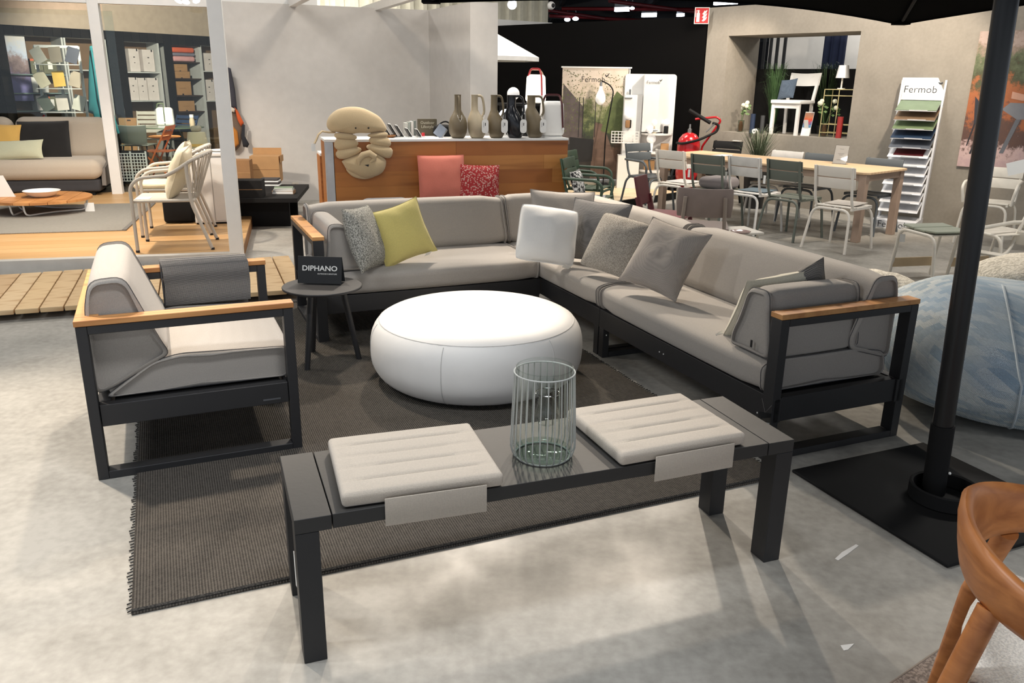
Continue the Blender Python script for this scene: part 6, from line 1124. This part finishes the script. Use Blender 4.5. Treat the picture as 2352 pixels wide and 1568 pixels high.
for i,(a,b,yb,yt,lb) in enumerate([(305,328,164.5,112,'left white carton on the upper shelf beside the white post'),(336,362,164.5,114,'right white carton on the upper shelf of the same niche'),(304,325,230.5,178,'left of three white cartons on the lower shelf'),(326,346,230.5,179,'middle of three white cartons on the lower shelf'),(348,372,230.5,179,'right of three white cartons on the lower shelf')]): kbox('white_carton',lb,a,b,yb,yt,M_bw,gW,decor=dec)
kbox('white_carton','white carton on the upper shelf behind the corner post',478,500,163,122,M_bw,gW,decor=dec); kbox('white_carton','white carton on the lower shelf behind the corner post',478,500,231,183,M_bw,gW,decor=dec)
for i,(yb,yt,c,lb) in enumerate([(141.5,129,(226,170,170),'pink folded throw at the bottom'),(128.5,121.5,(130,130,146),'grey folded throw in the middle'),(121,109,(222,104,66),'orange folded throw on top')]): 
    s0_,s1_=kx(401,125),kx(452,125); z=kz(428,yb); h=kz(428,yt)-z; tag(ob('folded_throw',G().rbox(((s1_-s0_)/2,.1,h/2),(s1_-s0_,.24,h),h*.4,3),mat('throw%d'%i,c,.9,bump=.2),smooth=True,loc=KP(s0_,.08,z),rot=KA),lb+' of the pile in the right shelf niche','throw','folded throws in the niche')
gK='kraft boxes in the right shelf niche'; kd_=[('emblem',.3,.7,.48,.52,M_kraft),('clip',.45,.55,.0,.1,M_ink)]
for a,b,yb,yt,lb in [(404,438,163.5,147,'small kraft box on top of another'),(405,444,179.5,164,'kraft box under the small one'),(407,447,218.5,187,'large kraft box on the third shelf'),(417,455,255.5,232,'kraft box with a dark ring below the large one')]: kbox('kraft_box',lb+' in the right shelf niche',a,b,yb,yt,M_kr2,gK,decor=kd_)
gL='lamp cartons in the left shelf niche'; M_gc=mat('khaki_carton',(104,106,84),.6,bump=0); dl=[('lamp_print',.35,.7,.3,.8,M_paper),('corner_print',.0,.3,.85,1.,mat('orange_print',(206,104,66),.5,bump=0))]
for a,b,yb,yt,lb in [(78,106,169.5,135,'left khaki lamp carton on the upper shelf'),(107,137,169.5,135,'right khaki lamp carton on the upper shelf'),(117,139,253.5,222,'khaki lamp carton on the bottom shelf')]: kbox('lamp_carton',lb+' of the left niche',a,b,yb,yt,M_gc,gL,decor=dl)
kbox('lamp_carton','white lamp carton with an orange dot on the bottom shelf of the left niche',92,117,253.5,220,M_bw,gL,decor=[('dot_print',.55,.8,.35,.55,mat('red_dot',(206,66,50),.5,bump=0)),('lamp_print',.3,.42,.2,.8,M_ink)])
for i,(a,b,yt) in enumerate([(76,101,177),(103,125,183)]):
    s0_,s1_=kx(a,200),kx(b,200); z=kz(100,212.5); h=kz(100,yt)-z; w=s1_-s0_; t=thing('white_planter',['left, taller white planter','right, wider white planter'][i]+' on the middle shelf of the left niche','planter',KP((s0_+s1_)/2,.2,z),KA,'white planters'); ob('body',G().lathe([(.0001,0),(w*.38,0),(w*.5,h),(w*.46,h),(w*.36,.02),(.0001,.02)],22),M_paper,t,True); ob('rim',G().tube([(w*.49*math.cos(2*PI*k/22),w*.49*math.sin(2*PI*k/22),h) for k in range(22)],.008,5,True),M_paper,t,True)
s0_,s1_=kx(24,150),kx(72,150); t=thing('reflection_panel','tall panel painted with the bluish scene reflected in the glass, in the left shelf niche','reflection',KP(s0_,.10,kz(50,232)),KA); h=kz(48,82)-kz(50,232); ob('sheet',G().bx((0,0,0),(s1_-s0_,.012,h)),photomat('painted_reflection',[(0.,(92,92,140)),(.3,(120,116,170)),(.5,(96,78,84)),(.68,(150,130,130)),(.8,(200,214,236)),(1.,(224,220,216))],2.2,5.),t); ob('frame',G().bx((-.01,.013,-.01),(s1_-s0_+.01,.02,h+.01)),M_blk2,t)  # panel made up to paint what the glass reflects
# magazine tower, towel rail
q=Vector((-7.6,13.4,zf)); 
mp_=PW(158,305,q,VA); t=thing('magazine_tower','white magazine tower with leaning brochures behind the sofa','rack',(mp_.x,mp_.y,zf),VA); hh=PW(158,106,mp_,VA).z-zf; ww=.62
for x in(-ww/2,0,ww/2): ob('upright',G().bx((x-.018,0,0),(x+.018,.04,hh)),M_shw,t)
ob('top_bar',G().bx((-ww/2,-.02,hh-.03),(ww/2,.04,hh+.01)),M_shw,t)
BC=[(176,176,166),(122,116,104),(66,70,82),(206,200,176),(204,170,84),(150,140,124),(96,104,96),(196,190,182)]
for k in range(4):
    z=hh-.28-k*.36; ob('tray',G().box((0,-.10,z),(ww,.22,.012),Matrix.Rotation(R(0),4,'X')),M_shw,t)
    for j in range(3):
        c=BC[(k*3+j)%8]; tag(ob('brochure',G().box((0,0,.12),(.17,.02,.24),Matrix.Rotation(R(-28+j*22),4,'Y')@Matrix.Rotation(R(-14),4,'X')),mat('broch%d'%((k*3+j)%8),c,.5,bump=0),loc=t.location+Matrix.Rotation(VA,3,'Z')@Vector((-.2+j*.2,-.10,z+.03)),rot=VA),['left','middle','right'][j]+' brochure on the '+['top','second','third','lowest'][k]+' tray of the magazine tower','brochure','brochures on the tower')
q3=PW(222,300,mp_-vn*.35,VA); t=thing('teal_towel','long teal towel hanging behind the second post','towel',(q3.x,q3.y,0),VA)
L=[((PW(x,y,q3,VA)-q3).dot(vd),PW(x,y,q3,VA).z) for x,y in [(206,106),(216,104),(232,180),(242,260),(246,312),(228,314),(214,262),(203,258),(203,180)]]
ob('drape',puffy(L,.06,5,.6),mat('teal_terry',(30,104,110),.95,bump=.4),t,True)
for k in range(3): ob('fold',G().tube([(L[0][0]+.03+.03*k,-.06,L[0][1]-.05),(L[0][0]+.05+.06*k,-.075,1.3),(L[0][0]+.08+.09*k,-.06,.75)],[.015,.028,.02],8),MC['teal_terry'],t,True)
ob('stand',G().bx((L[0][0]-.0,.06,zf),(L[0][0]+.03,.09,L[0][1])),M_blk2,t)
L2=[((PW(x,y,q3,VA)-q3).dot(vd),PW(x,y,q3,VA).z) for x,y in [(212,103),(222,102),(236,170),(244,240),(240,244),(228,180)]]; t=thing('cream_towel','cream towel hanging behind the teal one','towel',(q3.x+.02,q3.y+.13,0),VA); ob('drape',puffy(L2,.02,4,.5),M_ivy,t,True); ob('hook',G().tube([(L2[0][0]+.02,.0,L2[0][1]),(L2[0][0]+.02,.05,L2[0][1]+.03)],.008,6),M_steel,t)
# low black table with a red pot behind the sofa
q=Vector((-8.2,12.45,zf)); p=PW(110,306,q,VA); t=thing('black_console','low black console behind the sofa','table',(p.x,p.y,zf),VA); hh=p.z-zf; ob('top',G().bx((-.85,-.2,hh-.03),(.55,.2,hh)),M_blk2,t); ob('body',G().bx((-.8,-.18,0),(.5,.18,hh-.031)),M_blk2,t)
simple('red_bag','red and white patterned bag on the black console','bag',(PW(96,306,p,VA).x,PW(96,306,p,VA).y,zf+hh+.0005),[('body',puffy(smooth_poly([(-.15,0),(.16,0),(.15,.13),(.11,.22),(-.02,.24),(-.10,.18),(-.16,.16)],2),.10),mat('red_white_print',(190,34,52),.7,kind='speckle',col2=(230,200,200),sc=.06)),('tie',G().tube([(.03,-.02,.2),(.08,-.03,.27)],.012,6),mat('red_tie',(190,34,52),.7,bump=0))],VA)
simple('stone_pot','grey stone pot with a paper label on the black console','pot',(PW(135,306,p,VA).x,PW(135,306,p,VA).y-.02,zf+hh+.0005),[('body',G().lathe([(.0001,0),(.07,0),(.09,.06),(.08,.14),(.06,.15),(.0001,.14)],18),mat('stone_grey',(150,142,128),.8,bump=.4)),('label',G().box((.06,-.09,.05),(.05,.003,.07)),M_paper)])
# spot heads seen in the glazed room
for i,(x,y) in enumerate(((408,6),(427,8),(452,5))):
    p=PW(x,y,pB+vd*1.9-vn*.8,VA); spot_can(p,p+Vector((-.3+.4*i,-.6,-1)),['left','middle','right'][i]+' lit spot head under the beam of the glazed room','lit spot heads in the glazed room',.045,lit=True)
